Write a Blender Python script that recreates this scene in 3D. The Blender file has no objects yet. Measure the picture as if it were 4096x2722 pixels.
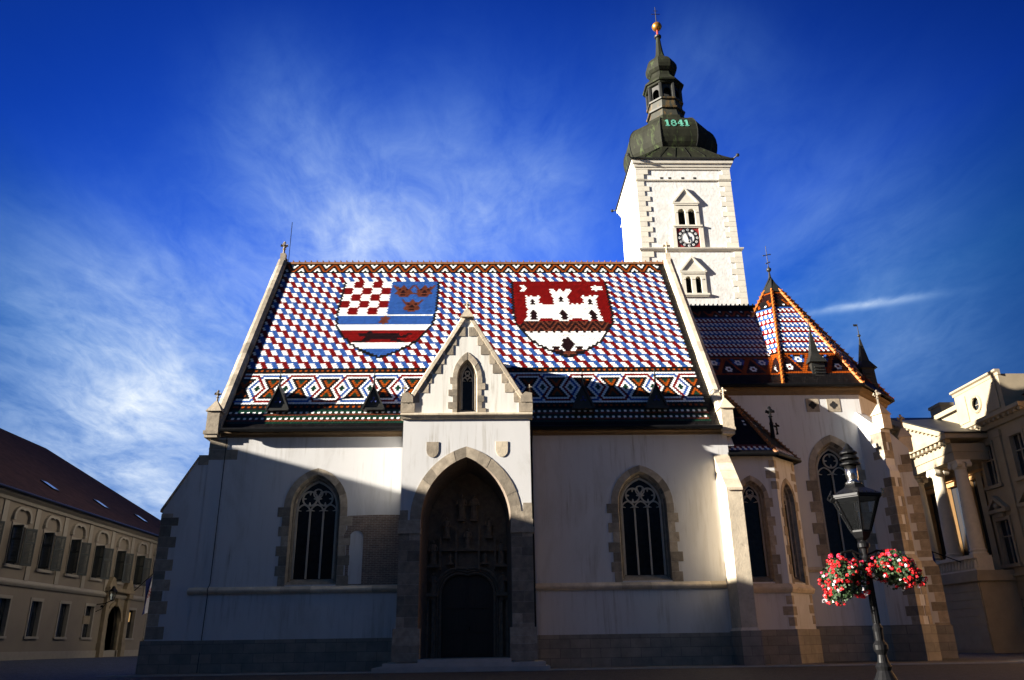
import bpy, math, random
from mathutils import Vector, Matrix, Quaternion
from mathutils.geometry import tessellate_polygon
R = math.radians
PI = math.pi
random.seed(7)
scene = bpy.context.scene
COL = scene.collection

# ------------------------------------------------------------------ camera
CAM_Z = 1.1
F_PX, PITCH, ROLL, YAW = 3181.45, R(20.8825), R(0.85), R(1.836)
cy_, sy_ = math.cos(YAW), math.sin(YAW)
f0 = Vector((sy_, cy_, 0)); r0 = Vector((cy_, -sy_, 0)); u0 = Vector((0, 0, 1))
fw = f0*math.cos(PITCH) + u0*math.sin(PITCH)
up = -f0*math.sin(PITCH) + u0*math.cos(PITCH)
rt = r0*math.cos(ROLL) - up*math.sin(ROLL)
up2 = r0*math.sin(ROLL) + up*math.cos(ROLL)
cd = bpy.data.cameras.new('camera')
cam = bpy.data.objects.new('camera', cd); COL.objects.link(cam)
cd.sensor_fit = 'HORIZONTAL'; cd.sensor_width = 36.0
cd.lens = F_PX/4096*36.0
cd.clip_start = 0.1; cd.clip_end = 3000
M = Matrix((( rt.x, up2.x, -fw.x, 0), (rt.y, up2.y, -fw.y, 0), (rt.z, up2.z, -fw.z, CAM_Z), (0, 0, 0, 1)))
cam.matrix_world = M
scene.camera = cam

# ------------------------------------------------------------------ light
SUN_AZ = R(77.0)      # left of the church front's normal
SUN_EL = R(15.0)
S = Vector((-math.sin(SUN_AZ)*math.cos(SUN_EL), -math.cos(SUN_AZ)*math.cos(SUN_EL), math.sin(SUN_EL)))
sl = bpy.data.lights.new('sun', 'SUN'); sl.energy = 5.0; sl.angle = R(0.5); sl.color = (1.0, 0.93, 0.83)
so = bpy.data.objects.new('sun', sl); COL.objects.link(so)
so.rotation_euler = (-S).to_track_quat('-Z', 'Y').to_euler()
so.location = (-40, -20, 40)

scene.view_settings.view_transform = 'Standard'
scene.view_settings.look = 'None'
scene.view_settings.gamma = 1.0
scene.view_settings.exposure = 2.05

world = bpy.data.worlds.new('World'); scene.world = world; world.use_nodes = True
def build_world():
    nt = world.node_tree; N = nt.nodes; L = nt.links
    N.clear()
    out = N.new('ShaderNodeOutputWorld'); bg = N.new('ShaderNodeBackground')
    bg.inputs['Strength'].default_value = 0.05
    sky = N.new('ShaderNodeTexSky'); sky.sky_type = 'NISHITA'; sky.sun_disc = False
    sky.sun_elevation = SUN_EL; sky.sun_rotation = math.atan2(S.x, S.y) % (2*PI)
    sky.air_density = 1.0; sky.dust_density = 0.6; sky.ozone_density = 3.0
    tc = N.new('ShaderNodeTexCoord')
    def math_(op, a, b=None, clamp=False):
        n = N.new('ShaderNodeMath'); n.operation = op; n.use_clamp = clamp
        for i, v in enumerate((a, b)):
            if v is None: continue
            if isinstance(v, (int, float)): n.inputs[i].default_value = v
            else: L.new(v, n.inputs[i])
        return n.outputs[0]
    def vmath(op, a, b=None):
        n = N.new('ShaderNodeVectorMath'); n.operation = op
        for i, v in enumerate((a, b)):
            if v is None: continue
            if isinstance(v, (tuple, list, Vector)): n.inputs[i].default_value = tuple(v)
            else: L.new(v, n.inputs[i])
        return n
    D = vmath('NORMALIZE', tc.outputs['Generated']).outputs[0]
    sep = N.new('ShaderNodeSeparateXYZ'); L.new(D, sep.inputs[0])
    # clear air: the deep blue of a clean autumn sky, with a vignette falloff added
    cl = vmath('MINIMUM', sky.outputs[0], SKY_MAX).outputs[0]
    gm = N.new('ShaderNodeGamma'); gm.inputs['Gamma'].default_value = 2.2; L.new(cl, gm.inputs['Color'])
    hs = N.new('ShaderNodeMixRGB'); hs.blend_type = 'MULTIPLY'; hs.inputs[0].default_value = 1.0
    hs.inputs[2].default_value = SKY_TINT
    L.new(gm.outputs[0], hs.inputs[1])
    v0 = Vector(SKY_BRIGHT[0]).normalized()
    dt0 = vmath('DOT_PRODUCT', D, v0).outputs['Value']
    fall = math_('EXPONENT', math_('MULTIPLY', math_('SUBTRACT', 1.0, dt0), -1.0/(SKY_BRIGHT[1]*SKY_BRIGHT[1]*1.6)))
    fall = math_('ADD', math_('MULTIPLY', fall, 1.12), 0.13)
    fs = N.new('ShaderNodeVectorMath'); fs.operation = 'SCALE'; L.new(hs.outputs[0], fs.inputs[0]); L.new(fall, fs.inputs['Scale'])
    base = fs.outputs[0]
    # thin high cloud: patches placed by compass direction, torn by noise
    zc = math_('MAXIMUM', sep.outputs[2], 0.06)
    inv = math_('DIVIDE', 1.0, math_('ADD', zc, 0.12))
    sc = N.new('ShaderNodeVectorMath'); sc.operation = 'SCALE'; L.new(D, sc.inputs[0]); L.new(inv, sc.inputs['Scale'])
    mp = N.new('ShaderNodeMapping'); mp.inputs['Rotation'].default_value = (0, 0, R(52)); mp.inputs['Scale'].default_value = (1.35, 0.75, 1.0)
    L.new(sc.outputs[0], mp.inputs[0])
    n1 = N.new('ShaderNodeTexNoise'); n1.inputs['Scale'].default_value = 2.6; n1.inputs['Detail'].default_value = 9; n1.inputs['Roughness'].default_value = 0.62; n1.inputs['Distortion'].default_value = 0.7
    L.new(mp.outputs[0], n1.inputs[0])
    n2 = N.new('ShaderNodeTexNoise'); n2.inputs['Scale'].default_value = 10.0; n2.inputs['Detail'].default_value = 8; n2.inputs['Roughness'].default_value = 0.65; n2.inputs['Distortion'].default_value = 0.8
    L.new(mp.outputs[0], n2.inputs[0])
    cov = None
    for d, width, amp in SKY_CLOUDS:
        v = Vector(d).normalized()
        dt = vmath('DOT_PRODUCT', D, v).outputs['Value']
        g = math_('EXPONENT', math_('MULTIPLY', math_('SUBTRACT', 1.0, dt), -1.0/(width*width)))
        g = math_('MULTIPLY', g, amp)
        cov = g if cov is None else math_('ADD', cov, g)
    tex = math_('ADD', math_('MULTIPLY', n1.outputs[0], 1.35), math_('MULTIPLY', n2.outputs[0], 0.55))
    tex = math_('SUBTRACT', tex, 0.50)            # about 0..1
    tex = math_('ADD', math_('MULTIPLY', math_('MAXIMUM', tex, 0.0), 0.84), 0.11)      # wisps over an even haze
    den = math_('MULTIPLY', cov, tex)
    # horizon brightening of cloud layer
    hz = math_('EXPONENT', math_('MULTIPLY', zc, -9.0))
    den = math_('ADD', den, math_('MULTIPLY', hz, SKY_HORIZON))
    den = math_('MINIMUM', math_('MULTIPLY', den, 1.0), 1.0)
    # a straight vapour trail east of the church
    a, b, wd = SKY_TRAIL
    a = Vector(a).normalized(); b = Vector(b).normalized()
    nn = a.cross(b).normalized(); mid = (a+b).normalized()
    dl = vmath('DOT_PRODUCT', D, nn).outputs['Value']
    wob = math_('MULTIPLY', math_('SUBTRACT', n2.outputs[0], 0.5), 0.006)
    dl = math_('ADD', dl, wob)
    ln = math_('EXPONENT', math_('MULTIPLY', math_('MULTIPLY', dl, dl), -1.0/(wd*wd)))
    md = vmath('DOT_PRODUCT', D, mid).outputs['Value']
    half = 1.0 - a.dot(mid)
    ln2 = math_('EXPONENT', math_('MULTIPLY', math_('SUBTRACT', 1.0, md), -1.0/half))
    trail = math_('MULTIPLY', math_('MULTIPLY', ln, ln2), math_('MULTIPLY', tex, 0.75))
    den = math_('MINIMUM', math_('ADD', den, trail), 1.0)
    mix = N.new('ShaderNodeMixRGB'); L.new(den, mix.inputs[0]); L.new(base, mix.inputs[1])
    cm = N.new('ShaderNodeMixRGB'); L.new(den, cm.inputs[0]); cm.inputs[1].default_value = SKY_VEIL_COL; cm.inputs[2].default_value = SKY_CLOUD_COL
    L.new(cm.outputs[0], mix.inputs[2])
    L.new(mix.outputs[0], bg.inputs['Color']); L.new(bg.outputs[0], out.inputs[0])
# compass directions (x east, y north, z up): veils of cloud with angular width and density
SKY_MAX = (1.3, 2.0, 2.7)
SKY_TINT = (0.056, 0.194, 0.47, 1)
SKY_CLOUD_COL = (4.2, 4.6, 5.1, 1)      # thick white cloud
SKY_VEIL_COL = (0.77, 2.5, 5.2, 1)      # thin blue-white veil
SKY_HORIZON = 0.28
SKY_BRIGHT = ((-0.032, 0.880, 0.473), 0.26)     # palest low in the north; vignette-like darkening put into the sky colour elsewhere
SKY_CLOUDS = [((-0.382, 0.870, 0.312), 0.10, 0.85), ((-0.213, 0.869, 0.447), 0.075, 0.72), ((-0.093, 0.880, 0.466), 0.085, 0.80), ((0.062, 0.875, 0.481), 0.08, 0.55), ((-0.410, 0.897, 0.166), 0.12, 0.80),
              ((-0.495, 0.783, 0.376), 0.06, 0.18), ((-0.242, 0.782, 0.574), 0.06, 0.40), ((0.379, 0.815, 0.438), 0.10, 0.34), ((0.242, 0.753, 0.612), 0.06, 0.24), ((0.465, 0.836, 0.291), 0.08, 0.32), ((-0.015, 0.826, 0.564), 0.09, 0.20),
              ((-0.35, -0.85, 0.40), 0.55, 0.40)]  # southern patch is unseen, added to whiten the ambient light on shaded walls
SKY_TRAIL = ((0.376, 0.854, 0.358), (0.487, 0.798, 0.355), 0.0045)
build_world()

# ------------------------------------------------------------------ materials
def mat(name, col, rough=0.8, var=0.0, vscale=3.0, island=0.0, bump=0.0, bscale=30.0, metal=0.0, spec=None, stain=None, stain_scale=0.6, stain_lo=0.55, stretch=None, brick=None, coat=0.0, streak=None, rows=None):
    m = bpy.data.materials.new(name); m.use_nodes = True
    nt = m.node_tree; N = nt.nodes; L = nt.links
    p = N['Principled BSDF']
    p.inputs['Roughness'].default_value = rough; p.inputs['Metallic'].default_value = metal
    if spec is not None: p.inputs['Specular IOR Level'].default_value = spec
    if coat: p.inputs['Coat Weight'].default_value = coat
    c4 = (*col, 1)
    p.inputs['Base Color'].default_value = c4
    tc = N.new('ShaderNodeTexCoord'); co = tc.outputs['Object']
    if stretch:
        mp = N.new('ShaderNodeMapping'); mp.inputs['Scale'].default_value = stretch; L.new(co, mp.inputs[0]); co2 = mp.outputs[0]
    else: co2 = co
    cur = None
    def rgb(c):
        n = N.new('ShaderNodeRGB'); n.outputs[0].default_value = c; return n.outputs[0]
    cur = rgb(c4)
    if brick:
        bw, bh, mortar, c2, cm = brick
        mp = N.new('ShaderNodeMapping'); mp.inputs['Rotation'].default_value = (R(90), 0, 0); L.new(co, mp.inputs[0])
        bt = N.new('ShaderNodeTexBrick'); bt.inputs['Scale'].default_value = 1.0
        bt.inputs['Brick Width'].default_value = bw; bt.inputs['Row Height'].default_value = bh; bt.inputs['Mortar Size'].default_value = mortar
        bt.inputs['Color1'].default_value = c4; bt.inputs['Color2'].default_value = (*c2, 1); bt.inputs['Mortar'].default_value = (*cm, 1)
        L.new(mp.outputs[0], bt.inputs['Vector']); cur = bt.outputs['Color']
    def scale_by(sock, lo, hi):
        nonlocal cur
        mr = N.new('ShaderNodeMapRange'); mr.inputs['To Min'].default_value = lo; mr.inputs['To Max'].default_value = hi; L.new(sock, mr.inputs[0])
        mx = N.new('ShaderNodeMixRGB'); mx.blend_type = 'MULTIPLY'; mx.inputs[0].default_value = 1.0
        L.new(cur, mx.inputs[1]); L.new(mr.outputs[0], mx.inputs[2]); cur = mx.outputs[0]
    if var:
        nz = N.new('ShaderNodeTexNoise'); nz.inputs['Scale'].default_value = vscale; nz.inputs['Detail'].default_value = 6; nz.inputs['Roughness'].default_value = 0.6
        L.new(co2, nz.inputs[0])
        mr0 = N.new('ShaderNodeMapRange'); mr0.inputs['From Min'].default_value = 0.3; mr0.inputs['From Max'].default_value = 0.7; L.new(nz.outputs[0], mr0.inputs[0])
        scale_by(mr0.outputs[0], 1-var, 1+var)
    if island:
        g = N.new('ShaderNodeNewGeometry'); scale_by(g.outputs['Random Per Island'], 1-island, 1+island)
    if stain:
        nz = N.new('ShaderNodeTexNoise'); nz.inputs['Scale'].default_value = stain_scale; nz.inputs['Detail'].default_value = 8; nz.inputs['Roughness'].default_value = 0.65; nz.inputs['Distortion'].default_value = 0.6
        L.new(co2, nz.inputs[0])
        mr = N.new('ShaderNodeMapRange'); mr.inputs['From Min'].default_value = stain_lo; mr.inputs['From Max'].default_value = stain_lo+0.18; L.new(nz.outputs[0], mr.inputs[0])
        mx = N.new('ShaderNodeMixRGB'); L.new(mr.outputs[0], mx.inputs[0]); L.new(cur, mx.inputs[1]); mx.inputs[2].default_value = (*stain, 1); cur = mx.outputs[0]
    if streak:      # thin run-off streaks and small repairs
        c2, amount = streak
        mp = N.new('ShaderNodeMapping'); mp.inputs['Scale'].default_value = (3.2, 3.2, 0.16); L.new(co, mp.inputs[0])
        nz = N.new('ShaderNodeTexNoise'); nz.inputs['Scale'].default_value = 1.6; nz.inputs['Detail'].default_value = 7; nz.inputs['Roughness'].default_value = 0.7; L.new(mp.outputs[0], nz.inputs[0])
        nb = N.new('ShaderNodeTexNoise'); nb.inputs['Scale'].default_value = 0.45; nb.inputs['Detail'].default_value = 3; L.new(co, nb.inputs[0])
        m1 = N.new('ShaderNodeMapRange'); m1.inputs['From Min'].default_value = 0.52; m1.inputs['From Max'].default_value = 0.72; L.new(nz.outputs[0], m1.inputs[0])
        m2 = N.new('ShaderNodeMapRange'); m2.inputs['From Min'].default_value = 0.42; m2.inputs['From Max'].default_value = 0.62; m2.inputs['To Max'].default_value = amount; L.new(nb.outputs[0], m2.inputs[0])
        mm = N.new('ShaderNodeMath'); mm.operation = 'MULTIPLY'; L.new(m1.outputs[0], mm.inputs[0]); L.new(m2.outputs[0], mm.inputs[1])
        mx = N.new('ShaderNodeMixRGB'); L.new(mm.outputs[0], mx.inputs[0]); L.new(cur, mx.inputs[1]); mx.inputs[2].default_value = (*c2, 1); cur = mx.outputs[0]
    L.new(cur, p.inputs['Base Color'])
    if rows:        # courses of roof tiles across a slope
        wv = N.new('ShaderNodeTexWave'); wv.bands_direction = 'Z'; wv.wave_profile = 'SAW'; wv.inputs['Scale'].default_value = rows; wv.inputs['Distortion'].default_value = 0.6; wv.inputs['Detail'].default_value = 1.0; L.new(co, wv.inputs[0])
        bp = N.new('ShaderNodeBump'); bp.inputs['Strength'].default_value = 0.7; bp.inputs['Distance'].default_value = 0.05
        L.new(wv.outputs['Fac'], bp.inputs['Height']); L.new(bp.outputs[0], p.inputs['Normal'])
    if bump:
        nb = N.new('ShaderNodeTexNoise'); nb.inputs['Scale'].default_value = bscale; nb.inputs['Detail'].default_value = 5; L.new(co, nb.inputs[0])
        bp = N.new('ShaderNodeBump'); bp.inputs['Strength'].default_value = bump; bp.inputs['Distance'].default_value = 0.03
        L.new(nb.outputs[0], bp.inputs['Height']); L.new(bp.outputs[0], p.inputs['Normal'])
    return m

MT = {}
MT['plaster'] = mat('white_plaster', (0.57, 0.562, 0.545), 0.9, var=0.05, vscale=0.5, bump=0.15, bscale=25, stain=(0.45, 0.435, 0.405), stain_scale=0.4, stain_lo=0.53, stretch=(1.2, 1, 0.35), streak=((0.30, 0.27, 0.215), 0.9))
MT['plaster_old'] = mat('weathered_plaster', (0.66, 0.635, 0.57), 0.9, var=0.10, vscale=1.0, bump=0.2, bscale=20, stain=(0.42, 0.37, 0.28), stain_scale=1.1, stain_lo=0.57, stretch=(2.5, 1, 0.22), streak=((0.25, 0.215, 0.15), 0.8))
MT['tower_plaster'] = mat('rough_tower_plaster', (0.68, 0.67, 0.63), 0.95, var=0.13, vscale=2.2, bump=0.55, bscale=4.5, stain=(0.54, 0.53, 0.49), stain_scale=0.8, stain_lo=0.55, streak=((0.40, 0.38, 0.33), 0.6))
MT['tower_stone'] = mat('cream_tower_stone', (0.64, 0.60, 0.50), 0.9, var=0.09, vscale=2.0, island=0.07, bump=0.1)
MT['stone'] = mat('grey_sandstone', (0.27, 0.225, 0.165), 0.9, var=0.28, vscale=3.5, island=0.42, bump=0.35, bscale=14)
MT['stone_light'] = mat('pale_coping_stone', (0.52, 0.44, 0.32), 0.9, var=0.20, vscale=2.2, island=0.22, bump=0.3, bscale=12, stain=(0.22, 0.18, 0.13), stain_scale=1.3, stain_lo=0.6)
MT['plinth'] = mat('plinth_ashlar', (0.27, 0.24, 0.19), 0.92, var=0.18, vscale=2.0, bump=0.3, bscale=12, brick=(0.95, 0.42, 0.012, (0.20, 0.185, 0.155), (0.14, 0.12, 0.10)))
MT['brick'] = mat('old_brick', (0.22, 0.15, 0.11), 0.92, var=0.2, vscale=3.0, bump=0.3, bscale=20, brick=(0.28, 0.085, 0.012, (0.15, 0.105, 0.08), (0.30, 0.26, 0.21)))
MT['tracery'] = mat('pale_tracery_stone', (0.42, 0.37, 0.29), 0.9, var=0.12, vscale=4)
MT['glass_dark'] = mat('dark_leaded_glass', (0.008, 0.009, 0.010), 0.22, var=0.5, vscale=5, spec=0.18, bump=0.35, bscale=3.5)
MT['void'] = mat('dark_interior', (0.010, 0.010, 0.010), 0.9)
MT['door_wood'] = mat('dark_oak', (0.028, 0.020, 0.014), 0.6, var=0.3, vscale=3, stretch=(6, 6, 0.6))
MT['statue'] = mat('aged_carved_stone', (0.17, 0.13, 0.095), 0.9, var=0.25, vscale=5, bump=0.3)
MT['copper'] = mat('dark_patinated_copper', (0.016, 0.017, 0.010), 0.75, spec=0.15, var=0.35, vscale=1.2, bump=0.08, bscale=4, stain=(0.06, 0.085, 0.03), stain_scale=1.3, stain_lo=0.55, stretch=(1.6, 1.6, 0.45))
MT['copper_green'] = mat('green_verdigris', (0.12, 0.40, 0.29), 0.6, var=0.2, vscale=5)
MT['copper_dark'] = mat('black_copper', (0.020, 0.020, 0.017), 0.5, var=0.3, vscale=2, metal=0.3)
MT['rust'] = mat('rusty_trim', (0.20, 0.085, 0.03), 0.7, var=0.3, vscale=2.5)
MT['gold'] = mat('gilded_copper', (0.62, 0.27, 0.05), 0.35, metal=0.8, var=0.15, vscale=4)
MT['red_paint'] = mat('red_paint', (0.34, 0.03, 0.02), 0.5)
MT['black_iron'] = mat('black_iron', (0.006, 0.006, 0.0065), 0.42, var=0.3, vscale=10, spec=0.14)
MT['steel'] = mat('polished_steel', (0.55, 0.53, 0.50), 0.22, metal=1.0)
MT['clock_red'] = mat('clock_red', (0.24, 0.018, 0.018), 0.6, var=0.08)
MT['clock_white'] = mat('clock_white', (0.78, 0.78, 0.76), 0.5, var=0.05)
MT['clock_black'] = mat('clock_black', (0.012, 0.012, 0.014), 0.5)
MT['eave'] = mat('brown_eave_stone', (0.14, 0.09, 0.045), 0.85, var=0.2, vscale=3)
TILE = {
 'W': mat('white_glazed_tile', (0.82, 0.81, 0.77), 0.38, island=0.06, spec=0.3),
 'R': mat('red_glazed_tile', (0.155, 0.0032, 0.0022), 0.42, island=0.16, spec=0.25),
 'B': mat('blue_glazed_tile', (0.026, 0.085, 0.30), 0.4, island=0.14, spec=0.25),
 'K': mat('black_glazed_tile', (0.0075, 0.0065, 0.0065), 0.40, island=0.3, spec=0.25),
 'O': mat('orange_glazed_tile', (0.27, 0.050, 0.004), 0.4, island=0.14, spec=0.25),
 'G': mat('dark_green_glazed_tile', (0.006, 0.032, 0.018), 0.32, island=0.2),
 'N': mat('brown_glazed_tile', (0.115, 0.030, 0.014), 0.32, island=0.14),
 'D': mat('dark_brown_glazed_tile', (0.013, 0.004, 0.0035), 0.35, island=0.2),
}
TKEYS = list(TILE)
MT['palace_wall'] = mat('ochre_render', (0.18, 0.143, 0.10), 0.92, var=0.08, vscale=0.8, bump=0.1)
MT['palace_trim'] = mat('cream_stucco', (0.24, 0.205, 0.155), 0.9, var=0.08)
MT['roof_red'] = mat('old_clay_tiles', (0.040, 0.020, 0.015), 0.95, var=0.35, vscale=2.0, spec=0.08, rows=1.6, stain=(0.02, 0.013, 0.011), stain_scale=0.7, stain_lo=0.52)
MT['shutter'] = mat('dark_green_shutter', (0.016, 0.020, 0.017), 0.6)
MT['window_glass'] = mat('window_pane', (0.02, 0.023, 0.028), 0.12, spec=0.6)
MT['sky_pane'] = mat('roof_window_pane', (0.06, 0.07, 0.09), 0.06, spec=0.9, metal=0.5)
MT['parl_wall'] = mat('yellow_grey_stone', (0.29, 0.235, 0.155), 0.9, var=0.12, vscale=1.2, bump=0.15)
MT['parl_orange'] = mat('orange_render', (0.46, 0.26, 0.10), 0.9, var=0.08)
MT['column'] = mat('pale_column_stone', (0.55, 0.48, 0.36), 0.85, var=0.08)
MT['leaf'] = mat('geranium_leaf', (0.020, 0.045, 0.012), 0.6, island=0.35)
MT['petal_red'] = mat('red_petal', (0.62, 0.012, 0.018), 0.6, island=0.2)
MT['petal_pink'] = mat('pink_petal', (0.62, 0.03, 0.09), 0.6, island=0.2)
MT['petal_white'] = mat('white_petal', (0.78, 0.74, 0.74), 0.6, island=0.08)
MT['flag_red'] = mat('flag_red', (0.42, 0.02, 0.02), 0.85)
MT['flag_white'] = mat('flag_white', (0.7, 0.7, 0.7), 0.85)
MT['flag_blue'] = mat('flag_blue', (0.02, 0.035, 0.16), 0.85)
MT['step'] = mat('pale_step_stone', (0.42, 0.40, 0.36), 0.85, var=0.12, vscale=2)
def mat_lamp_glass():
    m = bpy.data.materials.new('lantern_glass'); m.use_nodes = True
    N = m.node_tree.nodes; L = m.node_tree.links; N.remove(N['Principled BSDF'])
    t = N.new('ShaderNodeBsdfTransparent'); t.inputs[0].default_value = (0.80, 0.84, 0.84, 1)
    g = N.new('ShaderNodeBsdfGlossy'); g.inputs['Roughness'].default_value = 0.06; g.inputs['Color'].default_value = (0.9, 0.95, 1, 1)
    f = N.new('ShaderNodeFresnel'); f.inputs['IOR'].default_value = 1.5
    x = N.new('ShaderNodeMixShader'); L.new(f.outputs[0], x.inputs[0]); L.new(t.outputs[0], x.inputs[1]); L.new(g.outputs[0], x.inputs[2])
    L.new(x.outputs[0], N['Material Output'].inputs[0])
    return m
MT['lamp_glass'] = mat_lamp_glass()
def mat_emit(name, col, s):
    m = bpy.data.materials.new(name); m.use_nodes = True
    p = m.node_tree.nodes['Principled BSDF']
    p.inputs['Base Color'].default_value = (*col, 1); p.inputs['Emission Color'].default_value = (*col, 1); p.inputs['Emission Strength'].default_value = s
    return m
MT['lit_room'] = mat_emit('lit_room', (0.9, 0.55, 0.18), 0.10)

def mat_cobbles():
    m = bpy.data.materials.new('cobblestones'); m.use_nodes = True
    nt = m.node_tree; N = nt.nodes; L = nt.links; p = N['Principled BSDF']
    tc = N.new('ShaderNodeTexCoord')
    v = N.new('ShaderNodeTexVoronoi'); v.inputs['Scale'].default_value = 7.0; L.new(tc.outputs['Object'], v.inputs['Vector'])
    v2 = N.new('ShaderNodeTexVoronoi'); v2.feature = 'DISTANCE_TO_EDGE'; v2.inputs['Scale'].default_value = 7.0; L.new(tc.outputs['Object'], v2.inputs['Vector'])
    hsv = N.new('ShaderNodeSeparateColor'); L.new(v.outputs['Color'], hsv.inputs[0])
    mr = N.new('ShaderNodeMapRange'); mr.inputs['To Min'].default_value = 0.022; mr.inputs['To Max'].default_value = 0.060; L.new(hsv.outputs[0], mr.inputs[0])
    mr2 = N.new('ShaderNodeMapRange'); mr2.inputs['From Max'].default_value = 0.09; mr2.inputs['To Min'].default_value = 0.35; L.new(v2.outputs[0], mr2.inputs[0])
    mm = N.new('ShaderNodeMath'); mm.operation = 'MULTIPLY'; L.new(mr.outputs[0], mm.inputs[0]); L.new(mr2.outputs[0], mm.inputs[1])
    L.new(mm.outputs[0], p.inputs['Base Color']); p.inputs['Roughness'].default_value = 0.75
    b = N.new('ShaderNodeBump'); b.inputs['Strength'].default_value = 0.8; b.inputs['Distance'].default_value = 0.02
    L.new(mr2.outputs[0], b.inputs['Height']); L.new(b.outputs[0], p.inputs['Normal'])
    return m
MT['cobbles'] = mat_cobbles()

# ------------------------------------------------------------------ mesh helpers
class MB:
    """collects faces, then links them as one mesh object"""
    def __init__(s): s.v = []; s.f = []; s.m = []
    def face(s, pts, mi=0):
        b = len(s.v); s.v += [tuple(p) for p in pts]; s.f.append(tuple(range(b, b+len(pts)))); s.m.append(mi)
    def mesh(s, vs, fs, mi=0):
        b = len(s.v); s.v += [tuple(p) for p in vs]
        for f in fs: s.f.append(tuple(b+i for i in f)); s.m.append(mi)
    def hexa(s, p, mi=0):   # p: 8 points, bottom 4 then top 4
        s.mesh(p, [(0,3,2,1),(4,5,6,7),(0,1,5,4),(1,2,6,5),(2,3,7,6),(3,0,4,7)], mi)
    def box(s, x0, x1, y0, y1, z0, z1, mi=0):
        s.hexa([(x0,y0,z0),(x1,y0,z0),(x1,y1,z0),(x0,y1,z0),(x0,y0,z1),(x1,y0,z1),(x1,y1,z1),(x0,y1,z1)], mi)
    def prism(s, a, b, mi=0, caps=True):   # two matching rings
        n = len(a); vs = list(a)+list(b)
        fs = [(i, (i+1) % n, n+(i+1) % n, n+i) for i in range(n)]
        if caps: fs += [tuple(range(n-1, -1, -1)), tuple(range(n, 2*n))]
        s.mesh(vs, fs, mi)
    def rings(s, rs, mi=0, cap0=True, cap1=True):
        n = len(rs[0]); vs = [p for r in rs for p in r]; fs = []
        for k in range(len(rs)-1):
            for i in range(n):
                fs.append((k*n+i, k*n+(i+1) % n, (k+1)*n+(i+1) % n, (k+1)*n+i))
        if cap0: fs.append(tuple(range(n-1, -1, -1)))
        if cap1: fs.append(tuple(range((len(rs)-1)*n, len(rs)*n)))
        s.mesh(vs, fs, mi)
    def lathe(s, prof, c=(0, 0), n=16, mi=0, ph=0.0):
        s.rings([[(c[0]+r*math.cos(ph+2*PI*i/n), c[1]+r*math.sin(ph+2*PI*i/n), z) for i in range(n)] for z, r in prof], mi)
    def sphere(s, c, r, n=12, k=8, mi=0, sq=(1, 1, 1)):
        rs = []
        for j in range(1, k):
            a = PI*j/k - PI/2
            rs.append([(c[0]+sq[0]*r*math.cos(a)*math.cos(2*PI*i/n), c[1]+sq[1]*r*math.cos(a)*math.sin(2*PI*i/n), c[2]+sq[2]*r*math.sin(a)) for i in range(n)])
        s.rings(rs, mi)
    def tube(s, pts, r, n=6, mi=0, closed=False):
        pts = [Vector(p) for p in pts]; rs = []; N = len(pts)
        for i, p in enumerate(pts):
            a = pts[(i-1) % N] if (closed or i > 0) else p
            b = pts[(i+1) % N] if (closed or i < N-1) else p
            t = (b-a)
            t = t.normalized() if t.length > 1e-9 else Vector((0, 0, 1))
            ref = Vector((0, 1, 0)) if abs(t.y) < 0.9 else Vector((1, 0, 0))
            e1 = t.cross(ref).normalized(); e2 = t.cross(e1)
            rr = r[i] if isinstance(r, (list, tuple)) else r
            rs.append([tuple(p + e1*rr*math.cos(2*PI*k/n+PI/4) + e2*rr*math.sin(2*PI*k/n+PI/4)) for k in range(n)])
        if closed: rs.append(rs[0]); s.rings(rs, mi, False, False)
        else: s.rings(rs, mi)
    def build(s, name, mats, parent=None, smooth=False):
        me = bpy.data.meshes.new(name); me.from_pydata(s.v, [], s.f)
        if not isinstance(mats, (list, tuple)): mats = [mats]
        for m in mats: me.materials.append(m)
        if len(mats) > 1: me.polygons.foreach_set('material_index', s.m)
        if smooth: me.polygons.foreach_set('use_smooth', [True]*len(me.polygons))
        me.update()
        o = bpy.data.objects.new(name, me); COL.objects.link(o)
        if parent is not None: attach(o, parent)
        return o
def build_split(mb, name, mats, parent, key):
    """one object per group of loose pieces; key(centre of a piece) names its group"""
    par = list(range(len(mb.v)))
    def find(i):
        while par[i] != i: par[i] = par[par[i]]; i = par[i]
        return i
    for f in mb.f:
        a = find(f[0])
        for i in f[1:]: par[find(i)] = a
    cen = {}
    for i, v in enumerate(mb.v):
        c = cen.setdefault(find(i), [0, 0, 0, 0]); c[0] += v[0]; c[1] += v[1]; c[2] += v[2]; c[3] += 1
    groups = {}
    for f, m in zip(mb.f, mb.m):
        c = cen[find(f[0])]; k = key(c[0]/c[3], c[1]/c[3], c[2]/c[3])
        groups.setdefault(k, MB()).face([mb.v[i] for i in f], m)
    # weld the copied corners back into shared ones
    out = []
    for k, g in groups.items():
        ix = {}; vs = []; fs = []
        for f in g.f:
            t = []
            for i in f:
                p = tuple(round(c, 5) for c in g.v[i])
                if p not in ix: ix[p] = len(vs); vs.append(p)
                t.append(ix[p])
            fs.append(tuple(t))
        w = MB(); w.v, w.f, w.m = vs, fs, g.m
        out.append(w.build(name, mats, parent))
    return out
def attach(o, parent):
    o.parent = parent
    if parent.type == 'EMPTY': o.matrix_parent_inverse = Matrix.Translation(-parent.location)
def thing(name, label, cat, loc=(0, 0, 0), group=None):
    o = bpy.data.objects.new(name, None); COL.objects.link(o); o.location = loc; o.empty_display_size = 0.3
    o['label'] = label; o['category'] = cat
    if group: o['group'] = group
    return o
def tag(o, label, cat, group=None):
    o['label'] = label; o['category'] = cat
    if group: o['group'] = group
    return o

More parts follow.
